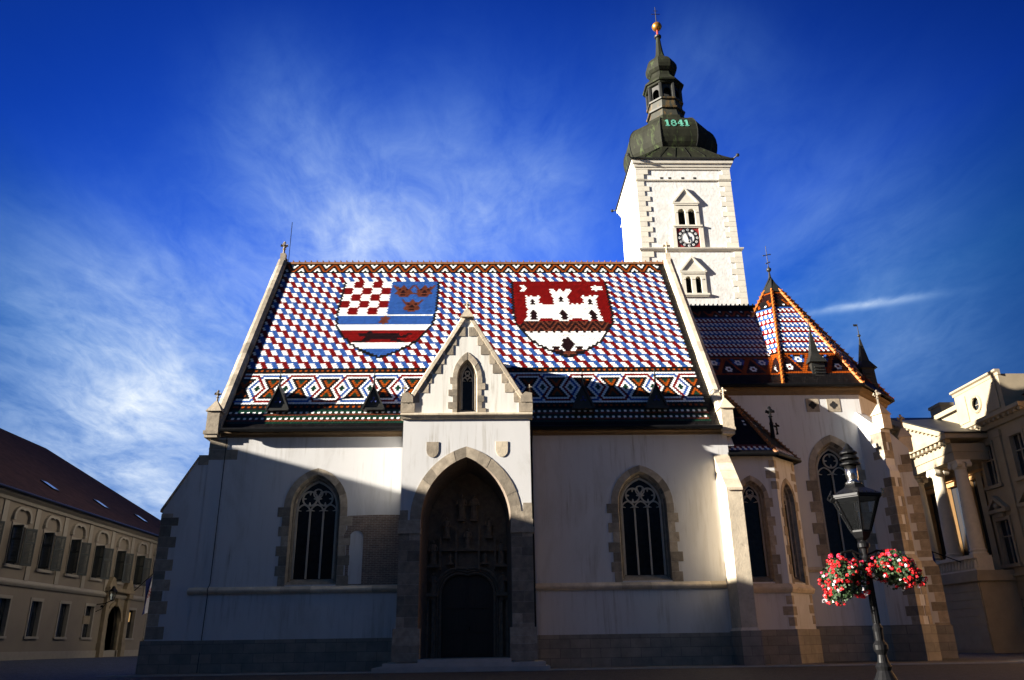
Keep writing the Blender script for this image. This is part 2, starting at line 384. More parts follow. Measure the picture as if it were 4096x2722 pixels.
class Frame:
    """a wall plane: s along the wall, d into the wall, z up"""
    def __init__(f, o, ang):  # ang: direction of s in the xy plane; inward normal is 90 deg to its left
        f.o = o; f.t = (math.cos(ang), math.sin(ang)); f.n = (-math.sin(ang), math.cos(ang))
    def p(f, s, d, z): return (f.o[0]+f.t[0]*s+f.n[0]*d, f.o[1]+f.t[1]*s+f.n[1]*d, z)
    def box(f, mb, s0, s1, d0, d1, z0, z1, mi=0):
        mb.hexa([f.p(s0,d0,z0), f.p(s1,d0,z0), f.p(s1,d1,z0), f.p(s0,d1,z0), f.p(s0,d0,z1), f.p(s1,d0,z1), f.p(s1,d1,z1), f.p(s0,d1,z1)], mi)
    def prism(f, mb, poly, d0, d1, mi=0):
        mb.prism([f.p(s, d0, z) for s, z in poly], [f.p(s, d1, z) for s, z in poly], mi)
    def sheet(f, mb, outline, holes, d=0.0, mi=0):
        loops = [[Vector((s, z, 0)) for s, z in outline]] + [[Vector((s, z, 0)) for s, z in h] for h in holes]
        flat = [p for l in loops for p in l]
        tris = tessellate_polygon(loops)
        mb.mesh([f.p(p.x, d, p.y) for p in flat], [tuple(t) for t in tris], mi)
def arch(cx, zs, hw, h, n=10):
    """pointed (or, with h == hw, round) arch from the left spring to the right spring"""
    c = (h*h-hw*hw)/(2*hw); r = hw+c
    a1 = math.atan2(h, c)     # angle of apex seen from right-arc centre (-c,0)
    right = [(cx - c + r*math.cos(a1*i/n), zs + r*math.sin(a1*i/n)) for i in range(n+1)]
    left = [(2*cx - x, z) for x, z in right]
    return left + right[::-1][1:]
def opening(cx, zb, zs, hw, h, n=10):
    return [(cx-hw, zb)] + arch(cx, zs, hw, h, n) + [(cx+hw, zb)]

def strip(mb, F, a, b, d0, d1, mi=0):
    """surface between contour a at depth d0 and contour b at depth d1"""
    for i in range(len(a)-1):
        mb.face([F.p(a[i][0], d0, a[i][1]), F.p(a[i+1][0], d0, a[i+1][1]), F.p(b[i+1][0], d1, b[i+1][1]), F.p(b[i][0], d1, b[i][1])], mi)

def gothic_window(parent, F, cx, zb, zs, A, O, B, depth=0.5, lights=3, rows=8, tooth=0.22, name='window', sill=0.30, zb_o=None, tr=0.055, mat_s='stone', label=None, glass='glass_dark', rose=True):
    """A, O, B = (half width, arch height) of opening, outer stone edge and glass"""
    mb = MB()
    hwA, hA = A; hwO, hO = O; hwB, hB = B
    zb_o = zb if zb_o is None else zb_o
    n = 8
    ca = arch(cx, zs, hwA, hA, n); co = arch(cx, zs, hwO, hO, n)
    for i in range(len(ca)-1):      # voussoirs
        if i % 2 == 0:
            j = min(i+2, len(ca)-1)
            seg = list(range(i, j+1))
            poly = [ca[k] for k in seg] + [co[k] for k in reversed(seg)]
            F.prism(mb, poly, -0.015 - 0.004*(i % 4), 0.12)
    hgt = (zs-zb_o)/rows
    for k in range(rows):
        for sgn in (-1, 1):
            w = hwO + (tooth*random.uniform(0.6, 1.3) if (k+(sgn > 0)) % 2 else random.uniform(-0.02, 0.04))
            s0, s1 = sorted((cx+sgn*hwA, cx+sgn*w))
            F.box(mb, s0, s1, -0.016-0.003*(k % 3), 0.12, zb_o+k*hgt+0.004, zb_o+(k+1)*hgt-0.004)
    oa = opening(cx, zb, zs, hwA, hA, n); ob = opening(cx, zb+sill, zs, hwB, hB, n)
    mida = opening(cx, zb+sill*0.5, zs, (hwA+hwB)/2+0.03, (hA+hB)/2+0.03, n); midb = opening(cx, zb+sill*0.5, zs, (hwA+hwB)/2-0.03, (hA+hB)/2-0.03, n)
    strip(mb, F, oa, mida, 0.02, depth*0.45); strip(mb, F, mida, midb, depth*0.45, depth*0.5); strip(mb, F, midb, ob, depth*0.5, depth)
    mb.face([F.p(cx-hwA, 0.02, zb), F.p(cx+hwA, 0.02, zb), F.p(cx+hwB, depth, zb+sill), F.p(cx-hwB, depth, zb+sill)])
    # roll moulding
    for (hw, h, d, r) in ((hwB+0.045, hB+0.045, depth*0.8, 0.035), ((hwA+hwB)/2, (hA+hB)/2, depth*0.42, 0.03)):
        mb.tube([F.p(s, d, z) for s, z in opening(cx, zb+sill*0.6, zs, hw, h, 12)], r, 6)
    w = mb.build(name, MT[mat_s], parent)
    if label: w['label'] = label
    g = MB(); g.face([F.p(s, depth-0.02, z) for s, z in opening(cx, zb+sill-0.05, zs, hwB+0.03, hB+0.03, 12)])
    g.build('glass', MT[glass], w)
    t = MB(); dt = depth-0.10
    P = lambda s, z: F.p(s, dt, z)
    def poly(pts, r=tr): t.tube([P(s, z) for s, z in pts], r, 4)
    def circle(x, z, rad, r=tr, lobes=4):
        t.tube([P(x+rad*math.cos(2*PI*i/20), z+rad*math.sin(2*PI*i/20)) for i in range(20)], r, 4, closed=True)
        if lobes:
            for k in range(lobes):
                a = 2*PI*k/lobes + (PI/4 if lobes == 4 else PI/2); b = a+PI/lobes
                x1, z1 = x+rad*0.97*math.cos(b), z+rad*0.97*math.sin(b)
                x2, z2 = x+rad*0.50*math.cos(b), z+rad*0.50*math.sin(b)
                t.tube([P(x1, z1), P(x2, z2)], [r*1.5, r*0.5], 4)
    poly(opening(cx, zb+sill, zs, hwB-0.01, hB-0.01, 12), tr*1.2)
    lw = 2*hwB/lights
    zl = zs - lw*0.35
    for k in range(1, lights):
        poly([(cx-hwB+k*lw, zb+sill), (cx-hwB+k*lw, zl+0.02)], tr)
    for k in range(lights):
        c0 = cx-hwB+(k+0.5)*lw
        poly(arch(c0, zl, lw/2, lw*0.62, 6), tr*0.9)
        for sg in (-1, 1):
            t.tube([P(c0+sg*lw*0.44, zl+lw*0.20), P(c0+sg*lw*0.17, zl+lw*0.14)], [tr*0.9, tr*0.3], 4)
    if lights == 3:
        r1 = hwB*0.36
        zz = zl+lw*0.62+r1*0.82
        circle(cx-r1*1.08, zz, r1); circle(cx+r1*1.08, zz, r1); circle(cx, zs+hB-hwB*0.60, hwB*0.22, tr*0.8, 3)
    elif lights == 2:
        r1 = hwB*0.46
        circle(cx, zl+lw*0.62+r1*0.95, r1, tr)
    elif lights == 1:
        circle(cx, zs+hB*0.42, hwB*0.42, tr)
        poly(arch(cx-hwB/2, zs-0.1, hwB/2, hwB*0.62, 6)); poly(arch(cx+hwB/2, zs-0.1, hwB/2, hwB*0.62, 6))
    t.build('tracery', MT['tracery'], w)
    return oa

def quoins(mb, F, s_edge, sgn, z0, z1, n, short, long, d0, d1, mi=0, gap=0.006, phase=0):
    h = (z1-z0)/n
    for k in range(n):
        w = long if (k+phase) % 2 else short
        a, b = sorted((s_edge, s_edge+sgn*w))
        F.box(mb, a, b, d0-0.002*(k % 3), d1, z0+k*h+gap, z0+(k+1)*h-gap, mi)

# ------------------------------------------------------------------ the square
def ground_z(x, y):
    t = min(max((-15.0-x)/9.0, 0), 1); t = t*t*(3-2*t)
    return 0.62*t
def build_ground():
    mb = MB()
    xs = [-400, -150, -80, -50, -36, -30, -27] + [-26+k*1.0 for k in range(13)] + [-10, 0, 10, 20, 30, 40, 60, 120, 400]
    ys = [-300, -80, -30, -10, 0, 10, 20, 30, 38, 46, 60, 80, 120, 250, 600]
    nx = len(xs)
    vs = [(x, y, ground_z(x, y)) for y in ys for x in xs]
    fs = [(j*nx+i, j*nx+i+1, (j+1)*nx+i+1, (j+1)*nx+i) for j in range(len(ys)-1) for i in range(nx-1)]
    mb.mesh(vs, fs)
    o = mb.build('cobbled_square', MT['cobbles'], smooth=True); o['kind'] = 'structure'
build_ground()
def build_paving():
    mb = MB(); random.seed(11)
    x = -17.5
    while x < 24:       # pavement of worn flags along the foot of the church
        x2 = x+random.uniform(0.7, 1.3); y = 37.0
        for d in (0.9, 0.95, 1.0):
            mb.box(x+.008, x2-.008, y+.008, y+d-.008, 0.0, 0.030+random.uniform(-.004, .004)); y += d
        x = x2
    o = mb.build('pavement', MT['flagstone']); o['kind'] = 'structure'
    mb = MB(); x = -17.5
    while x < 24:
        x2 = min(x+1.1, 24); mb.box(x+.006, x2-.006, 36.80, 36.995, 0.0, 0.055+random.uniform(-.004, .004)); x = x2
    o = mb.build('kerb', MT['step']); o['kind'] = 'structure'
MT['flagstone'] = mat('worn_flagstone', (0.13, 0.12, 0.105), 0.8, var=0.2, vscale=2.0, island=0.25, bump=0.2)
build_paving()

# ------------------------------------------------------------------ the church
church = thing('church', 'white Gothic church with a patterned tile roof, two shields and a copper-domed clock tower', 'church', (-1, 40, 0))
FS = Frame((0, 40.0), 0.0)           # south front: s = x
FP = Frame((0, 37.8), 0.0)           # front of the portal

def finial(mb, x, y, z, h, mi=0):
    """little stone fleuron: shaft, collar, cross of buds, tip"""
    r = h*0.09
    mb.lathe([(z-0.05, r*1.5), (z+h*0.12, r*0.9), (z+h*0.36, r*0.8), (z+h*0.40, r*1.5), (z+h*0.46, r*0.8), (z+h*0.86, r*0.7), (z+h*0.90, r*1.2), (z+h, r*0.5)], (x, y), 8, mi)
    zc = z+h*0.68
    for dx, dy in ((1, 0), (-1, 0), (0, 1), (0, -1)):
        mb.tube([(x, y, zc), (x+dx*h*0.13, y+dy*h*0.13, zc), (x+dx*h*0.24, y+dy*h*0.24, zc+h*0.03)], [r*0.8, r*0.8, r*1.15], 6, mi)

# walls -----------------------------------------------------------
WL = dict(cx=-8.57, zb=3.86, zs=7.55, A=(1.22, 1.62), O=(1.57, 1.94), B=(0.99, 1.32), depth=0.5)
WR = dict(cx=7.69, zb=3.86, zs=7.57, A=(1.22, 1.62), O=(1.57, 1.94), B=(0.99, 1.32), depth=0.5)
holes = []
for W in (WL, WR):
    holes.append(gothic_window(church, FS, rows=8, lights=3, zb_o=3.80, label=('tall three-light traceried window beside the brick patch' if W is WL else 'tall three-light traceried window right of the porch'), **W))
mb = MB()
niche_out = opening(-1.07, 0.2, 6.55, 2.6, 3.3)
FS.sheet(mb, [(-14.12, 0), (12.35, 0), (12.35, 11.5), (-14.12, 11.5)], holes + [[(-3.9, 0.02), (-3.9, 9.9), (1.8, 9.9), (1.8, 0.02)]])
mb.face([(-14.12, 40, 0), (-14.12, 58, 0), (-14.12, 58, 11.5), (-14.12, 40, 11.5)])
mb.face([(12.35, 40, 0), (12.35, 58, 0), (12.35, 58, 11.5), (12.35, 40, 11.5)])
mb.face([(-14.12, 58, 0), (12.35, 58, 0), (12.35, 58, 11.5), (-14.12, 58, 11.5)])
mb.build('nave_wall', MT['plaster'], church)
mb = MB()
FS.box(mb, -14.22, -4.1, -0.10, 0.3, 0, 1.43); FS.box(mb, 1.9, 11.5, -0.10, 0.3, 0, 1.45)
build_split(mb, 'plinth', MT['plinth'], church, lambda x, y, z: x > -1)
def course(mb, F, s0, s1, z0, z1, out, mi=0):
    """moulded string course with a sloping top"""
    prof = [(0.05, z0), (-out*0.55, z0), (-out, z0+(z1-z0)*0.35), (-out, z0+(z1-z0)*0.55), (0.0, z1), (0.05, z1)]
    mb.prism([F.p(s0, d, z) for d, z in prof], [F.p(s1, d, z) for d, z in prof], mi)
mb = MB()
x = -14.3
while x < -4.35:
    x2 = min(x+1.45, -4.3); course(mb, FS, x, x2-0.006, 3.48, 3.80, 0.17); x = x2
x = 2.05
while x < 11.45:
    x2 = min(x+1.45, 11.5); course(mb, FS, x, x2-0.006, 3.46, 3.80, 0.17); x = x2
build_split(mb, 'string_course', MT['stone_light'], church, lambda x, y, z: x > -1)
mb = MB()
for a, b in ((-14.3, -4.16), (2.02, 12.4)):
    prof = [(0.05, 11.08), (-0.08, 11.10), (-0.10, 11.2), (-0.24, 11.27), (-0.24, 11.36), (0.05, 11.36)]
    mb.prism([FS.p(a, d, z) for d, z in prof], [FS.p(b, d, z) for d, z in prof])
build_split(mb, 'cornice', MT['eave'], church, lambda x, y, z: x > -1)
mb = MB()
for a, b in ((-13.5, -4.25), (2.1, 12.0)):
    mb.tube([(a, 39.44, 11.36), (b, 39.44, 11.36)], 0.11, 8); mb.box(a, b, 39.42, 39.95, 11.40, 11.46)
for px in (-4.33, 2.2):     # rain pipes beside the porch
    mb.tube([(px, 39.44, 11.36), (px, 39.50, 11.1), (px+(0.05 if px < 0 else -0.02), 39.86, 10.6), (px+(0.05 if px < 0 else -0.02), 39.86, 0.1)], 0.06, 8)
build_split(mb, 'gutter', MT['black_iron'], church, lambda x, y, z: (x > -1, z > 11.2))
mb = MB(); mb.tube([(-13.3, 39.95, 11.1), (-13.3, 39.95, 3.95), (-13.34, 39.78, 3.7), (-13.36, 39.95, 3.4), (-13.4, 39.95, 1.4), (-13.4, 39.85, 0)], 0.018, 5)
mb.build('lightning_conductor', MT['black_iron'], church)
# bare brickwork with a blocked round-headed doorway
mb = MB()
FS.sheet(mb, [(-6.95, 3.82), (-4.2, 3.82), (-4.2, 7.12), (-5.4, 7.14), (-6.95, 7.10)], [opening(-6.47, 3.87, 6.05, 0.33, 0.33, 6)], -0.012)
mb.build('brick_patch', MT['brick'], church)
mb = MB()
ca = arch(-6.47, 6.05, 0.34, 0.34, 6); co = arch(-6.47, 6.05, 0.62, 0.62, 6)
for i in range(len(ca)-1):
    FS.prism(mb, [ca[i], ca[i+1], co[i+1], co[i]], -0.03, 0.1)
FS.box(mb, -6.13, -5.86, -0.03, 0.1, 3.84, 6.05)
mb.build('blocked_arch', MT['brick'], church)
mb = MB()
quoins(mb, FS, -14.14, 1, 9.95, 11.0, 2, 1.45, 0.9, -0.012, 0.2)
FS.box(mb, -14.60, -14.1, -0.02, 0.9, 9.7, 10.2)
build_split(mb, 'corner_stone', MT['stone'], church, lambda x, y, z: x > -14.2 )

# gables of the nave ----------------------------------------------
RIDGE = (49.0, 25.4); EAVE = (39.55, 10.91)
def roof_z(y): return 25.4 - abs(y-49.0)*13.8/9.0
for X0, X1, nm in ((-14.22, -13.62, 'west'), (12.08, 12.72, 'east')):
    mb = MB()
    poly = [(40, 0.0) if False else (40.0, 10.5), (49.0, 25.5), (58, 10.5)]
    mb.prism([(X0+0.05, y, z) for y, z in poly], [(X1-0.05, y, z) for y, z in poly])
    mb.build('gable_wall', MT['plaster'], church)
    mb = MB(); n = 17
    for side in (1, -1):
        for k in range(n):
            y0 = 39.85+(49.0-39.85)*k/n; y1 = 39.85+(49.0-39.85)*(k+1)/n - 0.006
            z0, z1 = roof_z(y0), roof_z(y1)
            Y0, Y1 = (y0, y1) if side == 1 else (98-y0, 98-y1)
            j = 0.006*(k % 3)
            def ring(Y, z): return [(X0-j, Y, z-0.35), (X1+j, Y, z-0.35), (X1+j, Y, z+0.34), ((X0+X1)/2+0.12, Y, z+0.50), ((X0+X1)/2-0.12, Y, z+0.50), (X0-j, Y, z+0.34)]
            mb.prism(ring(Y0, z0), ring(Y1, z1))
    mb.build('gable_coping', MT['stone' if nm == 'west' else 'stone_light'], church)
    xm = (X0+X1)/2
    mb = MB(); mb.box(xm-0.18, xm+0.18, 48.82, 49.18, 25.6, 26.12); finial(mb, xm, 49, 26.1, 0.98)
    if nm == 'west': mb.mesh([], [])
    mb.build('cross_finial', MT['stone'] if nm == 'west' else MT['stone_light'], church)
    # kneeler pinnacle at the eave
    mb = MB(); yk = 39.90
    xk = xm - 0.12 if nm == 'west' else xm + 0.02
    mb.box(xk-0.31, xk+0.31, yk-0.20, yk+0.75, 11.40, 12.42)
    mb.box(xk-0.40, xk+0.34, yk-0.25, yk+0.70, 11.22, 11.40); mb.box(xk-0.34, xk+0.30, yk-0.2, yk+0.70, 11.05, 11.22)
    mb.rings([[(xk-0.40, yk-0.28, 12.42), (xk+0.40, yk-0.28, 12.42), (xk+0.40, yk+0.8, 12.42), (xk-0.40, yk+0.8, 12.42)], [(xk-0.04, yk+0.0, 13.02), (xk+0.04, yk+0.0, 13.02), (xk+0.04, yk+0.3, 13.02), (xk-0.04, yk+0.3, 13.02)]])
    finial(mb, xk, yk+0.12, 12.96, 0.68)
    mb.build('pinnacle', MT['stone'] if nm == 'west' else MT['stone_light'], church)
mb = MB(); mb.tube([(-13.55, 49.0, 25.4), (-13.55, 49.0, 28.6)], 0.022, 5); mb.build('lightning_rod', MT['black_iron'], church)

# glazed tile roof --------------------------------------------------
def tiles(mb, O, U, V, N, tw, th, rows, span, colour, bulge=1.0):
    """lap rounded tiles over a plane. O top corner, U along, V down the slope, N up; span(row) -> (u0, u1)"""
    rnd = random.Random(3)
    for r in range(rows):
        u0, u1 = span(r)
        off = 0.9 if r % 2 else 0.4
        i0 = int(math.floor(u0/tw-off)); i1 = int(math.ceil(u1/tw-off))
        v = (r+0.5)*th
        for i in range(i0, i1+1):
            uc = i+off; u = uc*tw
            if u < u0-0.02 or u > u1+0.02: continue
            k = colour(r, uc)
            if k is None: continue
            t = rnd.uniform(-0.006, 0.006); t2 = rnd.uniform(-0.006, 0.006)
            hi = 0.036
            pts = ((-.49, -.75, 0.010), (.49, -.75, 0.010), (.49, .28, hi-0.006), (.30, .52, hi), (-.30, .52, hi), (-.49, .28, hi-0.006))
            q = []
            for a, b, h in pts:
                hh = h + t*a*2 + t2*b
                q.append(O + U*(u+a*tw) + V*(v+b*th) + N*hh)
            mb.face(q, TKEYS.index(k))

def inpoly(x, y, P):
    c = False; n = len(P); j = n-1
    for i in range(n):
        if (P[i][1] > y) != (P[j][1] > y) and x < (P[j][0]-P[i][0])*(y-P[i][1])/(P[j][1]-P[i][1])+P[i][0]: c = not c
        j = i
    return c
Q = 1.01305
def sc(P): return [(u*Q, r) for u, r in P]
HALF = [(13.4, 20.3), (36, 20.3), (40, 20.2), (45, 19.6), (47, 18.9), (49, 17.9), (51, 16.9), (53, 15.9), (55, 14.8), (57, 13.6), (59, 12.0), (60.5, 10.7), (62, 8.9), (63.5, 7.2), (65, 5.2), (66.4, 2.6), (67.6, 0.4)]
def half(r):
    for (a, x), (b, y) in zip(HALF, HALF[1:]):
        if a <= r <= b: return x+(y-x)*(r-a)/(b-a)
    return -1
MARTEN = {50: ((41.6, 42.5),), 51: ((40.9, 43.2),), 52: ((37.8, 39.6), (40.3, 53.4), (56.5, 58.4)), 53: ((38.6, 53.8), (55.6, 57.6)), 54: ((40.4, 56.6),), 55: ((40.5, 53.5),), 56: ((39.6, 43.2), (50.7, 54.2)), 57: ((36.7, 41.6), (52.8, 55.9))}
CASTLE = sc([(103.3, 24.5), (103.9, 26.5), (103.8, 30.5), (104.1, 34.4), (103.9, 40.5), (102.4, 44.0), (104, 43.6), (108.2, 43.0), (109.3, 42.0), (112.7, 41.9), (115.9, 42.2), (116.5, 43.2), (120.2, 43.0), (121.7, 42.0), (125.4, 41.9), (127.9, 42.3), (128.6, 43.2), (131.7, 42.5), (132.8, 43.2), (134.6, 44.2), (133.3, 38.4), (133.1, 33.0), (132.9, 29.4), (133.4, 26.6), (133.8, 24.4), (132.2, 24.4), (131.6, 25.8), (131.2, 25.6), (130.4, 24.0), (129.4, 25.7), (128.6, 25.7), (127.9, 24.4), (126.8, 24.4), (127.2, 26.4), (127.6, 29.0), (127.5, 31.5),
               (126.6, 30.7), (125.5, 31.6), (124.5, 30.7), (123.5, 31.6), (122.5, 30.7), (121.4, 31.5), (121.3, 25.8), (122.8, 22.5), (122.9, 20.0), (121.0, 20.0), (120.2, 21.9), (119.6, 21.9), (118.3, 19.9), (117.2, 21.9), (116.6, 22.0), (115.9, 20.0), (113.9, 20.0), (114.0, 22.3), (115.3, 26.6), (115.2, 31.5), (114.3, 30.7), (113.3, 31.6), (112.3, 30.7), (111.3, 31.6), (110.3, 30.7), (109.2, 31.5), (109.1, 29.3), (109.7, 26.5), (109.5, 24.4), (108.3, 24.4), (107.7, 25.7), (107.2, 25.7), (106.4, 24.0), (105.4, 25.8), (104.9, 25.8), (104.4, 24.4)])
GATE = sc([(118.5, 53.9), (117.2, 56.2), (116.2, 58.6), (116.2, 61.0), (117.0, 62.6), (118, 63.4), (119.4, 63.4), (120.2, 62.4), (121.1, 59.4), (120.9, 58.4), (119.8, 56.0)])
BROWN = sc([(98.6, 47.2), (101.5, 44.8), (103.0, 43.0), (134.2, 43.6), (138.3, 46.9), (136.2, 51.4), (134.6, 51.0), (100.8, 50.6)])
def crown(dx, r):
    """one gold crown: r rows below its tips, dx tiles from its middle"""
    a = abs(dx)
    if r < 0 or r > 8: return None
    ok = (r == 0 and (a < 0.6 or 3.4 < a < 4.3)) or (r == 1 and (a < 1.1 or 2.7 < a < 3.9)) or (r == 2 and (a < 1.6 or 1.9 < a < 3.6)) or (r == 3 and a < 3.1) or (r == 4 and a < 2.9) or (r == 5 and a < 3.3) or (r == 6 and a < 3.9) or (r == 7 and a < 2.6) or (r == 8 and a < 1.9)
    if not ok: return None
    if r == 3 and 1.0 < a < 2.0: return 'D'
    if r == 4 and a < 0.6: return 'D'
    if r == 5 and a < 1.1: return 'D'
    if r == 7 and a < 1.1: return 'D'
    return 'N2'
def left_arms(u, r):
    cx = 47.5*Q; dx = u-cx; h = half(r)
    if h < 0 or abs(dx) > h: return None
    if r <= 13 or abs(dx) > h-0.95 or half(r+1.4) < abs(dx)+0.3: return 'K'
    if r < 39:
        if u < 48.0:
            c = int((u-27.9)//4.03); q = (r-14)//5
            return 'W' if (c+q) % 2 == 0 else 'R'
        for ccx, rr in ((53.6, 17), (62.2, 17), (57.9, 28)):
            k = crown(u-ccx, r-rr)
            if k: return 'N' if k == 'N2' else k
        return 'B'
    if r == 39: return 'W'
    if r < 46:
        d = u-47.8; rr = r-42.5
        if r >= 40 and r <= 45:
            a = abs(d)
            if (r == 40 and a < 0.6) or (r == 41 and a < 2.1) or (r == 42 and a < 1.6) or (r == 43 and a < 1.6) or (r == 44 and a < 2.1) or (r == 45 and a < 0.6): return 'N'
        return 'B'
    if r < 50: return 'W'
    if r < 58: return 'D' if any(a0 <= u/Q <= a1 for a0, a1 in MARTEN.get(r, ())) else 'R'
    if r < 62: return 'W'
    return 'B'
def right_arms(u, r):
    cx = 118.4*Q; dx = u-cx; h = half(r)
    h = h+0.3 if h > 0 else h
    if h < 0 or abs(dx) > h: return None
    if r <= 13 or abs(dx) > h-0.95 or half(r+1.4)+0.3 < abs(dx)+0.3: return 'K'
    us = u/Q
    if r < 24:
        a = us-134.0
        if (r == 17 and abs(a) < .6) or (r == 18 and abs(a) < 2.2) or (r == 19 and abs(a) < 1.7) or (r == 20 and abs(a) < 2.2) or (r == 21 and abs(a) < .6): return 'W'
        if (r in (17, 21) and 101.3 < us < 103.6) or (r in (18, 20) and 102.5 < us < 104.0) or (r == 19 and 102.9 < us < 104.6): return 'W'
    for wx, wr in ((106.5, 28), (118.4, 26), (130.3, 28)):
        a = abs(us-wx)
        if (r == wr and a < .6) or (r == wr+1 and a < 1.1) or (r == wr+2 and a < .6) or (r == wr+3 and a < 1.1): return 'D'
    for wx in (106.5, 118.5, 130.4):
        a = abs(us-wx)
        if 36 <= r <= 42 and a < (0.5, 1.0, 1.4, 1.4, 1.1, 1.4, 1.1)[r-36]: return 'D'
    if inpoly(u, r, CASTLE): return 'W'
    if inpoly(u, r, BROWN):
        t = (us-104.5) % 12.0       # chevrons of the rocky hill
        z = abs(((us-105.6) % 6.9)-3.45)/3.45      # 0 at crest
        m = (r-43.2) - 7.0*z*0.85 + 2.2
        return 'D' if (m % 3.6) < 1.25 else 'N'
    if 50 <= r <= 67 and abs(dx) < h:
        if r >= 49.5 and r < 52:
            z = ((us-102.1) % 3.0)
            if r == 50 and z > 2.0: return 'D'
            if r == 51 and abs(z-2.7) < 0.35: return 'D'
        if inpoly(u, r, GATE): return 'D'
        if r >= 61:
            a = abs(us-118.5)
            if r >= 64 and a < 2.6-abs(r-65)*0.6: return 'N'
            if r >= 63.5 and a < 5: return 'D'
            if r >= 61 and 2.6 < a < 6.2:
                b = abs(a-4.4)
                if r <= 62: return 'D' if b < 1.2 else 'W'
                return 'N' if b < 1.1 else 'D'
        return 'W'
    return 'R'
def diamonds(u, r):
    j = abs(r-85)
    base = 6.9
    if u > 80: u -= 2.0; 
    k = int(math.floor((u-base+5)/10.0)); d = u-(base+10*k); a = abs(d); e = 5.0-a
    even = (k % 2 == 0)
    lc, rc = ('B', 'R') if even else ('R', 'B')
    if r in (77, 93): return 'W'
    up = r < 85
    if j == 7:
        if a < 0.4: return 'W'
        c = (rc if d > 0 else lc) if not up else (lc if d > 0 else rc)
        return c
    if j == 6:
        if a < 0.9: return ((lc if d > 0 else rc) if up else (rc if d > 0 else lc))
        return 'W'
    if j == 5:
        if a < 0.4: return 'R'
        if a < 1.3: return 'W'
        return 'K'
    ring = 2.5-0.5*j
    if abs(a-ring) < 0.3: return rc if d > 0 else lc
    if abs(a-ring-1) < 0.3: return 'W'
    if ring-1 > -0.2 and abs(a-(ring-1)) < 0.3: return 'W'
    if a < ring: return 'G'
    # black X with orange chevrons between the diamonds
    if j == 1 and e < 0.4: return 'O'
    if j in (2, 3, 4):
        t = (j-1)*0.5
        if abs(e-t) < 0.3: return 'O'
        if e < t: return 'G'
    return 'K'
def nave_colour(r, u):
    if u < 0.5 or u > 165.6: return 'K'
    if r <= 5:
        if r < 0: return 'K'
        d = ((u-7.4+3.5) % 7.0)-3.5; a = abs(d)
        if abs(a-(0.5+0.5*r)) < 0.3: return 'O'
        if r == 3 and a < 0.3 or r == 4 and abs(a-.5) < .3 or r == 5 and abs(a-1) < .3: return 'W'
        if r == 5 and a < .3: return 'G'
        e = 3.5-a
        if r == 0 and abs(e-1) < .3 or r == 1 and abs(e-.5) < .3 or r == 2 and e < .3: return 'W'
        if r == 0 and e < .3: return 'G'
        return 'K'
    if r == 6: return 'K'
    if r <= 73:
        if 13 <= r <= 68:
            c = left_arms(u, r) or right_arms(u, r)
            if c: return c
        g, k = divmod(r-7, 4)
        w0 = 3.9
        if k < 3:
            x = (u-(w0+0.5*k)+1.0) % 4.0
            if x < 2.0: return 'W'
            y = (u-(w0+0.5*k)-1.0+4*g) % 8.0
            return 'R' if y < 4.0 else 'B'
        y = (u-(w0+2.5)+4*g) % 8.0
        return 'R' if y < 4.0 else 'B'
    if r in (74, 76, 94, 96): return 'K'
    if r in (75, 95): return 'O' if int(math.floor(u-0.4)) % 2 == 0 else 'K'
    if r <= 93: return diamonds(u, r)
    if r in (97, 100, 103): return 'G'
    if r in (98, 101):
        return 'W' if int(math.floor(u)) % 2 == 0 else 'G'
    if r in (99, 102): return 'N' if False else 'O2'
    return 'K'
def nave_col(r, u):
    c = nave_colour(r-1, u)          # one plain course under the ridge
    return 'N' if c == 'O2' else c
